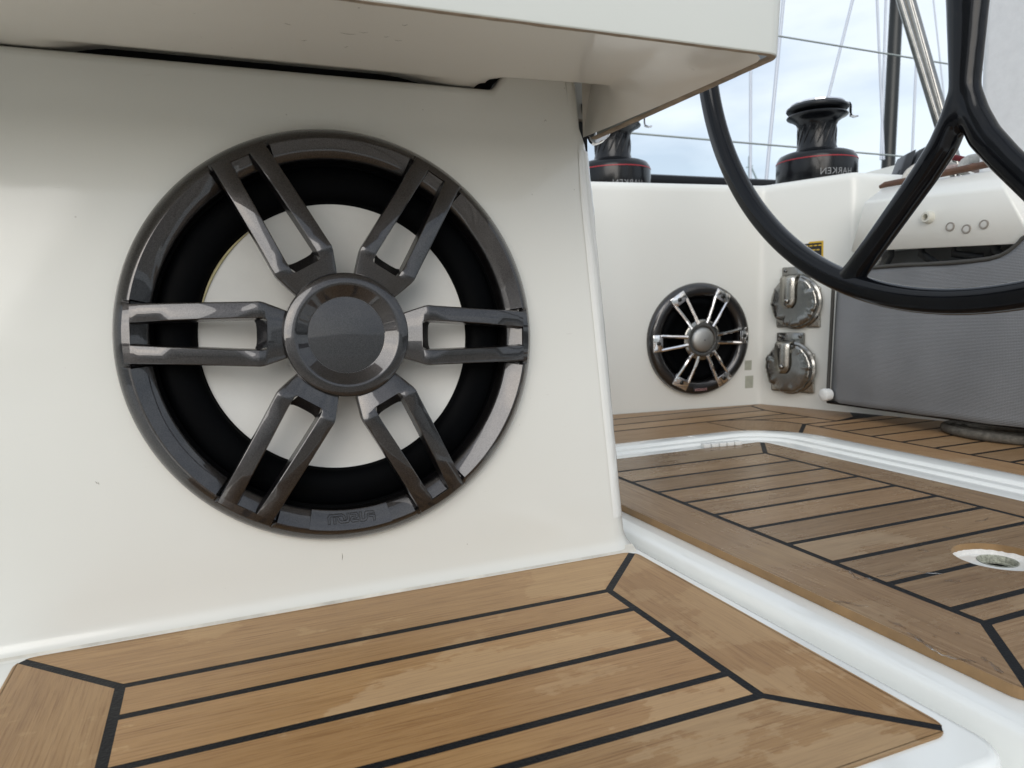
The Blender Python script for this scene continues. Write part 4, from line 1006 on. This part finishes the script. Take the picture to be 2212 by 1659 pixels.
def on_pod(px, py, h=0.0): r_ = ray(px, py); return r_ * (bl.dot(fN) / r_.dot(fN)) + fN * h
for px_, py_ in ((2053, 490), (2088, 495), (2126, 485)):
    Mx = Pi_ @ frame(on_pod(px_, py_, 0.0), fX, fY, fN)
    bm = bmesh.new(); lathe(bm, [(0.0052, 0.0010), (0.0060, 0.0022), (0.0074, 0.0020), (0.0078, -0.0004)], 32); bmesh.ops.transform(bm, matrix=Mx, verts=bm.verts[:]); b_o = bm_obj('button', bm, M_btn, pod, 40)
    bm = bmesh.new(); lathe(bm, [(0.0054, 0.0008), (0.0050, 0.0018), (0.003, 0.0022)], 32); disc(bm, .0032, .0022, 32); bmesh.ops.transform(bm, matrix=Mx, verts=bm.verts[:]); bm_obj('button_face', bm, M_bface, b_o, 50)
Mx = Pi_ @ frame(on_pod(2007, 470, 0.0), fX, fY, fN)
bm = bmesh.new(); lathe(bm, [(0.0048, 0.005), (0.0052, 0.010), (0.0085, 0.0098), (0.0102, 0.006), (0.0112, -0.0004)], 40); lathe(bm, [(0.0048, 0.010), (0.0046, 0.0)], 32); disc(bm, .005, .0003, 24)
bmesh.ops.transform(bm, matrix=Mx, verts=bm.verts[:]); bm_obj('cable_gland', bm, simple('aged_white_plastic', (0.60, 0.59, 0.52), rough=0.4), pod, 40)

bm = bmesh.new(); box(bm, 1.195, 1.30, 0.60, 1.06, -0.02, 0.082); bmesh.ops.transform(bm, matrix=Pi_, verts=bm.verts[:]); bm_obj('gap_shade_box', bm, simple('gap_shade_grey', (0.12, 0.12, 0.118), rough=0.6), pod, 30)  # dark grey box fills the gap; its colour stands in for shade
# ------------------------------------------------------------------ grey mesh cover with trim
XB = 1.142
bag = empty('mesh_cover', Matrix.Translation((XB, 0.85, ZD + .03))); tag(bag, 'grey woven mesh cover with dark trim hanging below the white pod', 'mesh cover')
Bi = bag.matrix_world.inverted()
topc = [(1800, 612), (1806, 594), (1822, 583), (1850, 580), (1900, 577), (1950, 572.5), (2000, 571), (2050, 568), (2100, 564), (2140, 559), (2165, 552), (2185, 541), (2205, 524), (2212, 515), (2240, 500), (2330, 480), (2420, 470)]
def top_at(y):
    P = [onx(a, b, XB) for a, b in topc]
    if y >= P[0].y: return P[0].z
    for a, b in zip(P[:-1], P[1:]):
        if b.y <= y <= a.y: return lerp(a.z, b.z, (a.y - y) / (a.y - b.y + 1e-9))
    return P[-1].z
y_hi, y_lo = onx(1800, 612, XB).y, 0.55
bm = bmesh.new(); uvl = bm.loops.layers.uv.new('UVMap'); rows = []; NY = 90
for i in range(NY + 1):
    y = lerp(y_hi, y_lo, (i / NY)); zt = top_at(y) - 0.004
    yb_shift = 0.012; row = []
    for j in range(31):
        t = j / 30; z = lerp(zt, -0.2085 + 0.004 * (i / NY), t)
        bulge = 0.010 * math.sin(PI * min(1, t * 1.05)) + 0.004 * mnoise.noise(Vector((y * 7, z * 5, 0))) + 0.003 * mnoise.noise(Vector((y * 16, z * 3, 4)))
        edge = smoothstep(0, 0.03, y_hi - y)
        yy = y + (0.011 * t if i < 3 else 0.011 * t * (1 - i / NY)); row.append(Bi @ Vector((XB + 0.012 * (1 - edge) - bulge * edge, yy, z)))
    # tucked bottom hem
    row.append(row[-1] + Vector((0.010, 0, -0.005))); row.append(row[-1] + Vector((0.035, 0, -0.002)))
    rows.append(row)
V_ = grid(bm, rows)
for f in bm.faces:
    for lp in f.loops: lp[uvl].uv = (lp.vert.co.y, lp.vert.co.z)
me_o = bm_obj('mesh_front', bm, M_mesh, bag, 70); m_ = me_o.modifiers.new('t', 'SOLIDIFY'); m_.thickness = 0.002; m_.offset = 1
bm = bmesh.new(); tube(bm, [Bi @ (onx(a, b, XB) + Vector((-0.002, 0, 0))) for a, b in topc], 0.0038, 8, up=(1, 0, 0), r2=0.005); bm_obj('top_trim', bm, M_rubberpad, bag, 60)
bm = bmesh.new(); tube(bm, [Bi @ (Vector((XB + 0.004, y_hi + 0.003 + 0.010 * k / 8, lerp(top_at(y_hi) - .002, -0.205, k / 8)))) for k in range(9)], 0.0035, 8); bm_obj('side_trim', bm, M_rubberpad, bag, 60)
bm = bmesh.new(); tube(bm, [Bi @ Vector((XB - 0.001 + 0.004, lerp(y_hi + .012, y_lo, k / 10), -0.2105 + 0.004 * k / 10)) for k in range(11)], 0.003, 8, up=(0, 0, 1), r2=0.0035); bm_obj('hem', bm, M_blk_pl, bag, 60)
kp = onx(1781, 853, XB - 0.012)
bm = bmesh.new(); lathe(bm, [(0.0120, -0.012), (0.0128, 0.0), (0.0120, 0.0035), (0.0095, 0.0052), (0.004, 0.0058)], 40); disc(bm, .0042, .0058, 40)
bmesh.ops.transform(bm, matrix=Bi @ frame(kp, Vector((0, -1, 0)), Vector((0, 0, 1)), Vector((-1, 0, 0))), verts=bm.verts[:]); bm_obj('white_snap', bm, M_vinyl, bag, 40)
# coil of flecked rope peeping out under the cover
bm = bmesh.new(); cxr, cyr = 1.205, 0.80
for lay in range(3):
    R_ = 0.075 - 0.013 * lay; tube(bm, [(cxr + R_ * 0.85 * math.cos(2 * PI * k / 48), cyr + R_ * 1.25 * math.sin(2 * PI * k / 48), ZD + 0.0078 + 0.0002 * lay) for k in range(48)], 0.0075, 10, closed=True)
tag(bm_obj('rope_coil', bm, simple('flecked_rope', (0.10, 0.09, 0.075), rough=0.85, bump=1, bscale=600, var=0.5, vscale=130), None, 60), 'flat coil of flecked grey rope under the mesh cover', 'rope')

# straps seen through the gap below the pod
for k, (a, b, c_, m_) in enumerate((((1898, 560), (1888, 582), .006, M_steel_b), ((1925, 552), (1912, 575), .007, M_blk_pl), ((1990, 548), (2022, 570), .008, M_blk_pl), ((2060, 548), (2120, 556), .007, M_blk_pl), ((2150, 542), (2168, 556), .009, M_blk_pl))):
    p, q = onx(*a, 1.175), onx(*b, 1.175); bm = bmesh.new(); tube(bm, [p + Vector((0, 0, .03)), p, q, q - Vector((0, 0, .02))], c_, 8, up=(1, 0, 0), r2=0.002)
    w_ = ['short steel bar leftmost in the gap below the white pod', 'narrow black strap beside the steel bar below the pod', 'slanting black strap in the middle of the gap below the pod', 'nearly level black strap right of the slanting one below the pod', 'rightmost black strap below the pod'][k]
    tag(bm_obj('metal_bar' if k == 0 else 'webbing_strap', bm, m_, None, 50), w_, 'bar' if k == 0 else 'strap', None if k == 0 else 'black straps below the pod')

# ------------------------------------------------------------------ steering wheel
WC = Vector((0.765, 0.564, 0.441)); WR = 0.45
wh = empty('steering_wheel', frame(WC, Vector((0, -1, 0)), Vector((0, 0, 1)), Vector((-1, 0, 0)))); tag(wh, 'glossy black steering wheel with forked spokes in front of the pod', 'steering wheel')
bm = bmesh.new()
rows = []
for k in range(240):
    a = 2 * PI * k / 240; row = []
    for j in range(24):
        b = 2 * PI * j / 24; cb, sb = math.cos(b), math.sin(b)
        ex = 0.0152 * math.copysign(abs(cb) ** 0.85, cb); ez = 0.0145 * math.copysign(abs(sb) ** 0.85, sb)
        if j in (5, 19): ex *= 0.86; ez *= 0.90       # faint moulded flat lines along the rim
        row.append(((WR + ex) * math.cos(a), (WR + ex) * math.sin(a), ez))
    rows.append(row)
grid(bm, rows, closed_u=True, closed_v=True); bm_obj('rim', bm, M_carbon, wh, 60)
for q in range(3):
    bm = bmesh.new()
    # built pointing along -Y, then turned
    sy = [-0.03, -0.08, -0.13, -0.18, -0.215, -0.245, -0.262]; wd = [0.036, 0.029, 0.0228, 0.0190, 0.0162, 0.0160, 0.0180]
    tube(bm, [(0.0015, y, 0.004) for y in sy], wd, 20, up=(0, 0, 1), r2=[0.02, 0.018, 0.0165, 0.015, 0.0145, 0.014, 0.013])
    for sg in (1, -1):
        P = [(sg * 0.004, -0.225), (sg * 0.010, -0.252), (sg * 0.023, -0.278), (sg * 0.045, -0.305), (sg * 0.075, -0.338), (sg * 0.110, -0.376), (sg * 0.140, -0.408), (sg * 0.1525, -0.4235)]
        tube(bm, [(x + 0.0015, y, 0.004 * (1 - k / 7)) for k, (x, y) in enumerate(P)], [0.012, 0.0155, 0.0165, 0.0160, 0.0155, 0.0155, 0.0165, 0.022], 16, up=(0, 0, 1), r2=[0.013, 0.0155, 0.0155, 0.015, 0.0145, 0.014, 0.0135, 0.0140])
    bmesh.ops.rotate(bm, cent=(0, 0, 0), matrix=Matrix.Rotation(q * 2 * PI / 3, 3, 'Z'), verts=bm.verts[:])
    o = bm_obj('spoke', bm, M_carbon, wh, 70)
    m_ = o.modifiers.new('r', 'REMESH'); m_.mode = 'VOXEL'; m_.voxel_size = 0.0022; m_.use_smooth_shade = True
    m_ = o.modifiers.new('s', 'SMOOTH'); m_.iterations = 22; m_.factor = 0.6
bm = bmesh.new(); lathe(bm, [(0.058, -0.02), (0.060, 0.0), (0.055, 0.018), (0.040, 0.026), (0.015, 0.028)], 64); disc(bm, .016, .028, 64); bm_obj('hub', bm, M_carbon, wh, 50)

# ------------------------------------------------------------------ winches
def winch(px, py, d, label, mirror_txt_ang, base_z=0.2495, tdz=0.0):
    c = dep(px, py, d); c.z = base_z
    e = empty('winch', Matrix.Translation(c)); tag(e, label, 'winch', 'winches on the coaming')
    bm = bmesh.new(); lathe(bm, [(0.089, 0.0), (0.0905, 0.004), (0.0905, 0.050), (0.0895, 0.056), (0.0885, 0.060), (0.083, 0.068), (0.072, 0.0725), (0.058, 0.0745), (0.046, 0.080), (0.0430, 0.090), (0.0415, 0.110), (0.0425, 0.130), (0.0465, 0.140), (0.057, 0.1475), (0.0665, 0.1515), (0.0680, 0.1540), (0.0665, 0.1565), (0.056, 0.1590), (0.052, 0.1605)], 96)
    dr_ = bm_obj('drum', bm, M_winch, e, 40); e.scale = (0.955, 0.955, 1.0)
    bm = bmesh.new()
    for k in range(16):    # slanting ribs that grip the rope
        a0_ = 2 * PI * k / 16; tube(bm, [(0.0418 * math.cos(a0_ + t * 0.5), 0.0418 * math.sin(a0_ + t * 0.5), 0.086 + 0.048 * t) for t in [i / 6 for i in range(7)]], [0.001, 0.002, 0.0024, 0.0024, 0.0024, 0.002, 0.001], 6)
    bm_obj('drum_ribs', bm, M_winch, e, 60)
    bm = bmesh.new(); lathe(bm, [(0.0905, 0.0520), (0.0910, 0.0524), (0.0909, 0.0543), (0.0900, 0.0546)], 96); bm_obj('stripe', bm, M_red, e, 40)
    bm = bmesh.new(); lathe(bm, [(0.052, 0.1600), (0.056, 0.1625), (0.0665, 0.1655), (0.0690, 0.1690), (0.0680, 0.1730), (0.060, 0.1785), (0.045, 0.1815), (0.02, 0.1825)], 96); disc(bm, .021, .1825, 96); bm_obj('self_tailing_jaw', bm, M_blk_pl, e, 40)
    bm = bmesh.new(); lathe(bm, [(0.0605, 0.1788), (0.0600, 0.1815), (0.050, 0.1850), (0.03, 0.1866)], 72); disc(bm, .031, .1866, 72); bm_obj('top_plate', bm, M_chrome, e, 40)
    # stripper arm: flat bar over the jaw, bent down on the right side
    dirv = Vector((CR.x, CR.y, 0)).normalized(); bm = bmesh.new()
    P = [(-0.010, 0.1868), (0.030, 0.1862), (0.060, 0.1842), (0.0745, 0.1815), (0.0775, 0.176), (0.0778, 0.160), (0.0790, 0.1545), (0.088, 0.1515), (0.0955, 0.1530)]
    tube(bm, [dirv * r + Vector((0, 0, z)) for r, z in P], [0.010, 0.010, 0.009, 0.0085, 0.0085, 0.008, 0.008, 0.007, 0.005], 8, up=Vector((0, 0, 1)) * 1.0 + dirv * 0.9, r2=0.0022)
    bm_obj('stripper_arm', bm, M_chrome, e, 40)
    me = text_mesh('HARKEN', 0.0195)
    for v in me.vertices:
        R_ = 0.0907 + v.co.z; a = mirror_txt_ang + v.co.x / 0.0905; v.co = Vector((R_ * math.cos(a), R_ * math.sin(a), 0.0140 - tdz + v.co.y))
    link('lettering', me, M_grey_ink, e)
    return e
def face_ang(px, py): w = ray(px, py); return math.atan2(-w.y, -w.x)
winch(1763, 380, 1.66, 'black winch with a thin red stripe, in full view right of the seat lid', face_ang(1763, 380) + 0.52)
winch(1324, 385, 1.70, 'black winch half hidden behind the hanging corner of the seat lid', face_ang(1324, 385) + 0.42, tdz=0.006)

# ------------------------------------------------------------------ things beyond the coaming
def bar(name, pts, r, m_, label, cat, group=None, seg=10):
    bm = bmesh.new(); tube(bm, pts, r, seg); return tag(bm_obj(name, bm, m_, None, 60), label, cat, group)
Y1 = 2.3
def lineX(pa, pb, Y, ext=0.6):
    a, b = ony(*pa, Y), ony(*pb, Y); t = b - a; return [a - t * ext, b + t * ext]
bar('guard_wire', lineX((1665, 75), (2060, 140), Y1), 0.0035, M_wire, 'upper of the two thin guard wires crossing the sky', 'guard wire', 'guard wires')
bar('guard_wire', lineX((1370, 288), (2000, 342), Y1), 0.0035, M_wire, 'lower guard wire, passing behind both winches', 'guard wire', 'guard wires')
a, b = ony(1300, 374, 1.95), ony(1700, 392, 1.95)
bm = bmesh.new(); tube(bm, [a + Vector((0, 0, -.012)), b + Vector((0, 0, -.012))], 0.012, 8, up=(0, 0, 1), r2=0.016)
tag(bm_obj('toe_rail', bm, M_blk_pl, None, 40), 'long black rail low behind the coaming between the winches', 'rail')
bar('mast', [dep(1941, -260, 7.0), dep(1937, 0, 7.0), dep(1917, 390, 7.0)], [0.062, 0.060, 0.060], M_mast, 'dark mast standing behind the right-hand winch', 'mast', seg=20)
stays = [((1698, -60), (1655, 390), 4.0, .0125, 'leftmost pale stay, slanting behind the lid corner'), ((1852, -40), (1785, 225), 4.4, .0115, 'pale stay running down behind the right winch'),
         ((1893, -40), (1909, 345), 5.0, .011, 'pale stay just left of the dark mast'), ((1915, -40), (1903, 345), 5.0, .011, 'pale halyard touching the left side of the dark mast'),
         ((1980, 120), (1970, 345), 5.0, .011, 'short pale line right of the dark mast'), ((2012, -40), (2045, 260), 6.0, .008, 'faint thin line between the steel tubes and the wheel spoke'), ((1622, -40), (1621, 395), 5.0, .013, 'very faint upright line left of the leftmost stay')]
for a, b, d, r, lb in stays: bar('rigging_line', [dep(*a, d), dep(*b, d)], r * 0.72, M_stay, lb, 'rigging', 'rigging lines against the sky', 8)
# pair of polished tubes (pushpit / backstay cover)
for k, (dx_, r_, lb) in enumerate(((0, 0.0105, 'left one of the two slanting polished steel tubes'), (19, 0.0155, 'right, thicker one of the two slanting polished steel tubes'))):
    bar('steel_tube', [dep(1930 + dx_ * 1.15, -60, 1.95), dep(1945 + dx_, 0, 1.95), dep(2050 + dx_ * 0.6, 345, 1.95), dep(2064 + dx_ * .5, 390, 1.95)], r_, M_steel, lb, 'steel tube', 'polished steel tubes', 20)
# far mast with cap shroud, a whisker in the distance
bm = bmesh.new(); tube(bm, [dep(1619, 338, 30), dep(1619, 400, 30)], 0.05, 6); tube(bm, [dep(1619, 352, 30), dep(1640, 400, 30)], 0.035, 6); tube(bm, [dep(1612, 362, 30), dep(1626, 358, 30)], 0.025, 6)
tag(bm_obj('distant_mast', bm, simple('far_grey', (0.25, 0.32, 0.33), rough=0.8), None), 'tiny distant mast head just left of the wheel rim', 'mast')
# raised white deck behind with rope clutch and ropes
bm = bmesh.new(); A = [dep(x, y, 1.95) for x, y in ((1862, 380), (1870, 373), (1955, 351), (2060, 345), (2320, 345), (2320, 420), (1862, 420))]
f1 = [bm.verts.new(p) for p in A]; f2 = [bm.verts.new(p + Vector((CF.x, CF.y, 0)) * 0.5) for p in A]; bm.faces.new(f1); bm.faces.new(f2[::-1])
for i in range(len(A)): bm.faces.new((f1[i], f2[i], f2[(i + 1) % len(A)], f1[(i + 1) % len(A)]))
tag(bm_obj('raised_side_deck', bm, M_gel2, None, 20), 'white raised side deck rising to the right behind the right-hand winch', 'side deck')
rc_ = empty('rope_clutch', Matrix.Translation(dep(1990, 372, 1.62))); tag(rc_, 'bank of black rope clutch levers behind the pod', 'rope clutch'); Ri = rc_.matrix_world.inverted()
for k in range(4):
    x0_, x1_ = 1948 + k * 26, 1970 + k * 26; bm = bmesh.new(); yt0, yt1 = 345 - k * 8, 337 - k * 8
    q = [dep(x0_ - 6, yt0 + 34, 1.60), dep(x1_ - 6, yt1 + 36, 1.60), dep(x1_ + 11, yt1 - 16, 1.66), dep(x0_ + 11, yt0 - 13, 1.66)]
    hull8(bm, [Ri @ p for p in q] + [Ri @ (p + CF * 0.045) for p in q], bev=0.003, seg=3); bm_obj('lever', bm, M_blk_pl, rc_, 40)
bm = bmesh.new(); q = [dep(1936, 385, 1.60), dep(2060, 372, 1.60), dep(2060, 352, 1.62), dep(1942, 366, 1.62)]; hull8(bm, [Ri @ p for p in q] + [Ri @ (p + CF * 0.05) for p in q], bev=.003); bm_obj('body', bm, M_blk_pl, rc_, 40)
def rope(name, P, r, m_, label):
    bm = bmesh.new(); Q = []
    for i in range(len(P) - 1):
        p0 = P[max(0, i - 1)]; p1 = P[i]; p2 = P[i + 1]; p3 = P[min(len(P) - 1, i + 2)]
        for s in range(6):
            t = s / 6; Q.append(0.5 * ((2 * p1) + (p2 - p0) * t + (2 * p0 - 5 * p1 + 4 * p2 - p3) * t * t + (3 * p1 - p0 - 3 * p2 + p3) * t ** 3))
    Q.append(P[-1]); tube(bm, Q, r, 10); tag(bm_obj(name, bm, m_, None, 60), label, 'rope', 'ropes stowed behind the pod')
rope('rope', [dep(*p, 1.45) for p in ((1952, 392), (1962, 372), (1985, 357), (2015, 351), (2050, 354), (2080, 372), (2095, 385))], 0.0062, M_rope_w, 'white rope curving left of the wheel spoke, over the rope clutch')
rope('rope', [dep(*p, 1.43) for p in ((1985, 395), (2000, 378), (2022, 370), (2055, 362), (2090, 362), (2120, 372), (2150, 385))], 0.0058, simple('rope_pinkish', (0.50, 0.38, 0.35), rough=0.85, bump=1, bscale=700, var=.3, vscale=120), 'pinkish flecked rope below the white rope')
rope('rope', [dep(*p, 1.50) for p in ((1990, 372), (2010, 350), (2040, 338), (2075, 343), (2110, 352), (2150, 366), (2190, 372))], 0.0060, M_rope_r, 'dark red rope arching behind the white rope')
rope('rope', [dep(*p, 1.40) for p in ((2075, 372), (2085, 350), (2105, 342), (2135, 345), (2165, 358), (2190, 380))], 0.0085, M_rope_w, 'thick off-white rope arching under the fork of the wheel spoke')
# big textured white panel on the right
bm = bmesh.new()
box(bm, 1.235, 1.30, 0.20, ony(2118, 100, 0).y if False else onx(2112, 150, 1.235).y, 0.09, 1.3, bev=0.02, seg=5)
tag(bm_obj('white_panel', bm, M_canvas, None, 40), 'tall textured greyish-white panel at the right edge behind the wheel spoke', 'panel')

# ------------------------------------------------------------------ out of view: rest of the cockpit, plus an added light-blocking ring
bm = bmesh.new(); box(bm, -1.4, 1.5, -1.55, -1.10, ZD - 0.03, 0.0, bev=0.02, seg=3); box(bm, -1.4, 1.5, -1.62, -1.40, -0.03, 0.20, bev=0.02, seg=3)
tag(bm_obj('opposite_coaming', bm, M_gel2, None, 40), 'white moulded seat and coaming on the opposite side of the cockpit', 'coaming')
bm = bmesh.new(); uvl = bm.loops.layers.uv.new('UVMap'); tl_ = bm.loops.layers.float_color.new('tint')
for k in range(22):
    y0_ = -1.09 + k * 0.057; box(bm, -1.3, 1.5, y0_, y0_ + 0.051, ZD - 0.052, ZD - 0.042)
for f in bm.faces:
    for lp in f.loops: lp[uvl].uv = (lp.vert.co.x, lp.vert.co.y); lp[tl_] = (1, 1, 1, 1)
sole = bm_obj('cockpit_floor', bm, teak('teak_weathered', (0.46, 0.41, 0.34), (0.55, 0.49, 0.41), (0.62, 0.56, 0.48), (0.62, 0.57, 0.50)), None); tag(sole, kind='structure')
bm = bmesh.new(); rows = []  # unseen hill ring, added to hold back low light from the horizon
for k in range(181):
    a = 2 * PI * k / 180; h = 20 + 12 * mnoise.noise(Vector((math.cos(a) * 3, math.sin(a) * 3, 0))) + 7 * mnoise.noise(Vector((math.cos(a) * 14, math.sin(a) * 14, 2)))
    rows.append([(r * math.cos(a), r * math.sin(a), z) for r, z in ((400, -1.3), (415, h * 0.6), (440, h), (600, h * .9))])
grid(bm, rows); tag(bm_obj('horizon_blocker', bm, simple('blocker_dark_green', (0.035, 0.045, 0.03), rough=0.9, var=0.5, vscale=0.05), None, 60), kind='structure')

# ------------------------------------------------------------------ small marks and water
M_scuff = simple('scuff', (0.16, 0.14, 0.11), rough=0.8)
def scuffs(name, lines, P0, n3, parent, r=0.00022, snap=None):
    for L in lines:
        bm = bmesh.new(); Q = []
        for x, y in L:
            w = ray(x, y)
            Q.append(snap(w) if snap else w * (P0.dot(n3) / w.dot(n3)) + n3 * 0.0001)
        tube(bm, Q, [r * .4] + [r] * (len(Q) - 2) + [r * .4], 5)
        o = bm_obj(name, bm, M_scuff, None, None); o.parent = parent; o.matrix_parent_inverse = parent.matrix_world.inverted()
def zsurf(x, y):
    return under_z(x, (y - YF - offi) / (yb - YF - offi))
def snap_under(w):
    t0, t1 = 0.35, 0.75
    for _ in range(30):
        tm = (t0 + t1) / 2; p = w * tm
        if p.z > zsurf(p.x, p.y): t1 = tm
        else: t0 = tm
    return w * (t0 - 0.0001)
bpy.context.view_layer.update()
scuffs('scuff_mark', [[(206, 1040), (209, 1044), (213, 1043), (214, 1047)], [(739, 1195), (740, 1203), (739, 1210)], [(1175, 263), (1178, 259), (1181, 262)], [(1323, 1057), (1323, 1060), (1323.5, 1062)], [(1327, 1094), (1327, 1097), (1327, 1099)]], O, N, locker)
scuffs('scratch', [[(613, 50), (621, 52), (629, 54)], [(735, 70), (746, 73), (758, 74), (768, 74)], [(776, 69), (785, 71), (795, 70)], [(868, 54), (875, 55), (881, 53)], [(852, 86), (860, 88), (868, 87)], [(829, 79), (834, 80), (840, 79)], [(772, 16), (775, 17), (778, 16)], [(742, 101), (747, 102), (752, 100)], [(650, 87), (656, 88), (662, 87)]], None, None, lid, 0.00016, snap_under)

mw, n_, l_, b_ = new_mat('clear_water')
b_.inputs['Base Color'].default_value = (1, 1, 1, 1); b_.inputs['Transmission Weight'].default_value = 1; b_.inputs['IOR'].default_value = 1.33; b_.inputs['Roughness'].default_value = 0.02
bm = bmesh.new(); random.seed(11)
def z1(x, y): return ((2400 + x * 0.76673) * 0.54004, (1550 + y * 0.76673) * 0.54004)
def z2(x, y): return ((2400 + x * 0.76673) * 0.54004, (2100 + y * 0.76673) * 0.54004)
RID = [[z2(1235, 232), z2(1270, 240), z2(1300, 236), z2(1320, 262), z2(1350, 285), z2(1400, 275), z2(1425, 290)],
       [z2(1440, 268), z2(1480, 266), z2(1530, 262), z2(1560, 246), z2(1620, 238), z2(1680, 245), z2(1720, 250), z2(1790, 254)],
       [z2(1800, 292), z2(1830, 290), z2(1850, 298), z2(1880, 292)], [z2(1655, 132), z2(1690, 130), z2(1715, 140)], [z2(1500, 500), z2(1560, 520), z2(1600, 540)],
       [z2(1610, 560), z2(1700, 620), z2(1790, 680), z2(1880, 700), z2(1960, 716)], [z2(1985, 690), z2(2040, 720), z2(2075, 750), z2(2090, 775)], [z2(1220, 400), z2(1290, 405), z2(1340, 420), z2(1400, 424)],
       [z1(1960, 698), z1(2000, 695), z1(2025, 680)], [z1(1790, 725), z1(1830, 735)]]
for L in RID:
    Q = [onz(x, y, ZD + 0.0002) for x, y in L]; W = []
    for i in range(len(Q) - 1):
        for k in range(4):
            p = Q[i].lerp(Q[i + 1], k / 4); W.append(p + Vector((random.uniform(-.0007, .0007), random.uniform(-.0007, .0007), 0)))
    W.append(Q[-1]); R_ = [0.0006 + 0.0013 * random.random() for _ in W]; R_[0] = R_[-1] = 0.0003
    tube(bm, W, R_, 8, up=(0, 0, 1), r2=[0.00032] * len(W))
# beads on the white ledge and on the panel
for k in range(16):
    x, y = random.choice([(random.uniform(0.445, 0.50), random.uniform(0.28, 0.42)), (random.uniform(0.60, 0.76), random.uniform(0.38, 0.56))])
    if math.hypot(x - 0.6485, y - 0.43) < 0.042: continue
    z0 = ZD - 0.0083 if 0.41 < x < 0.436 else (ZD - 0.0016 if x < 0.38 else ZD); r0_ = random.uniform(0.0006, 0.0019)
    lathe(bm, [(r0_, z0), (r0_ * .85, z0 + r0_ * .22), (r0_ * .4, z0 + r0_ * .36), (r0_ * .05, z0 + r0_ * .38)], 10, x, y)
tag(bm_obj('water_film', bm, mw, None, 80), 'clear beads and thin ridges of rain water on the hatch panel and white ledge', None, None, 'stuff')
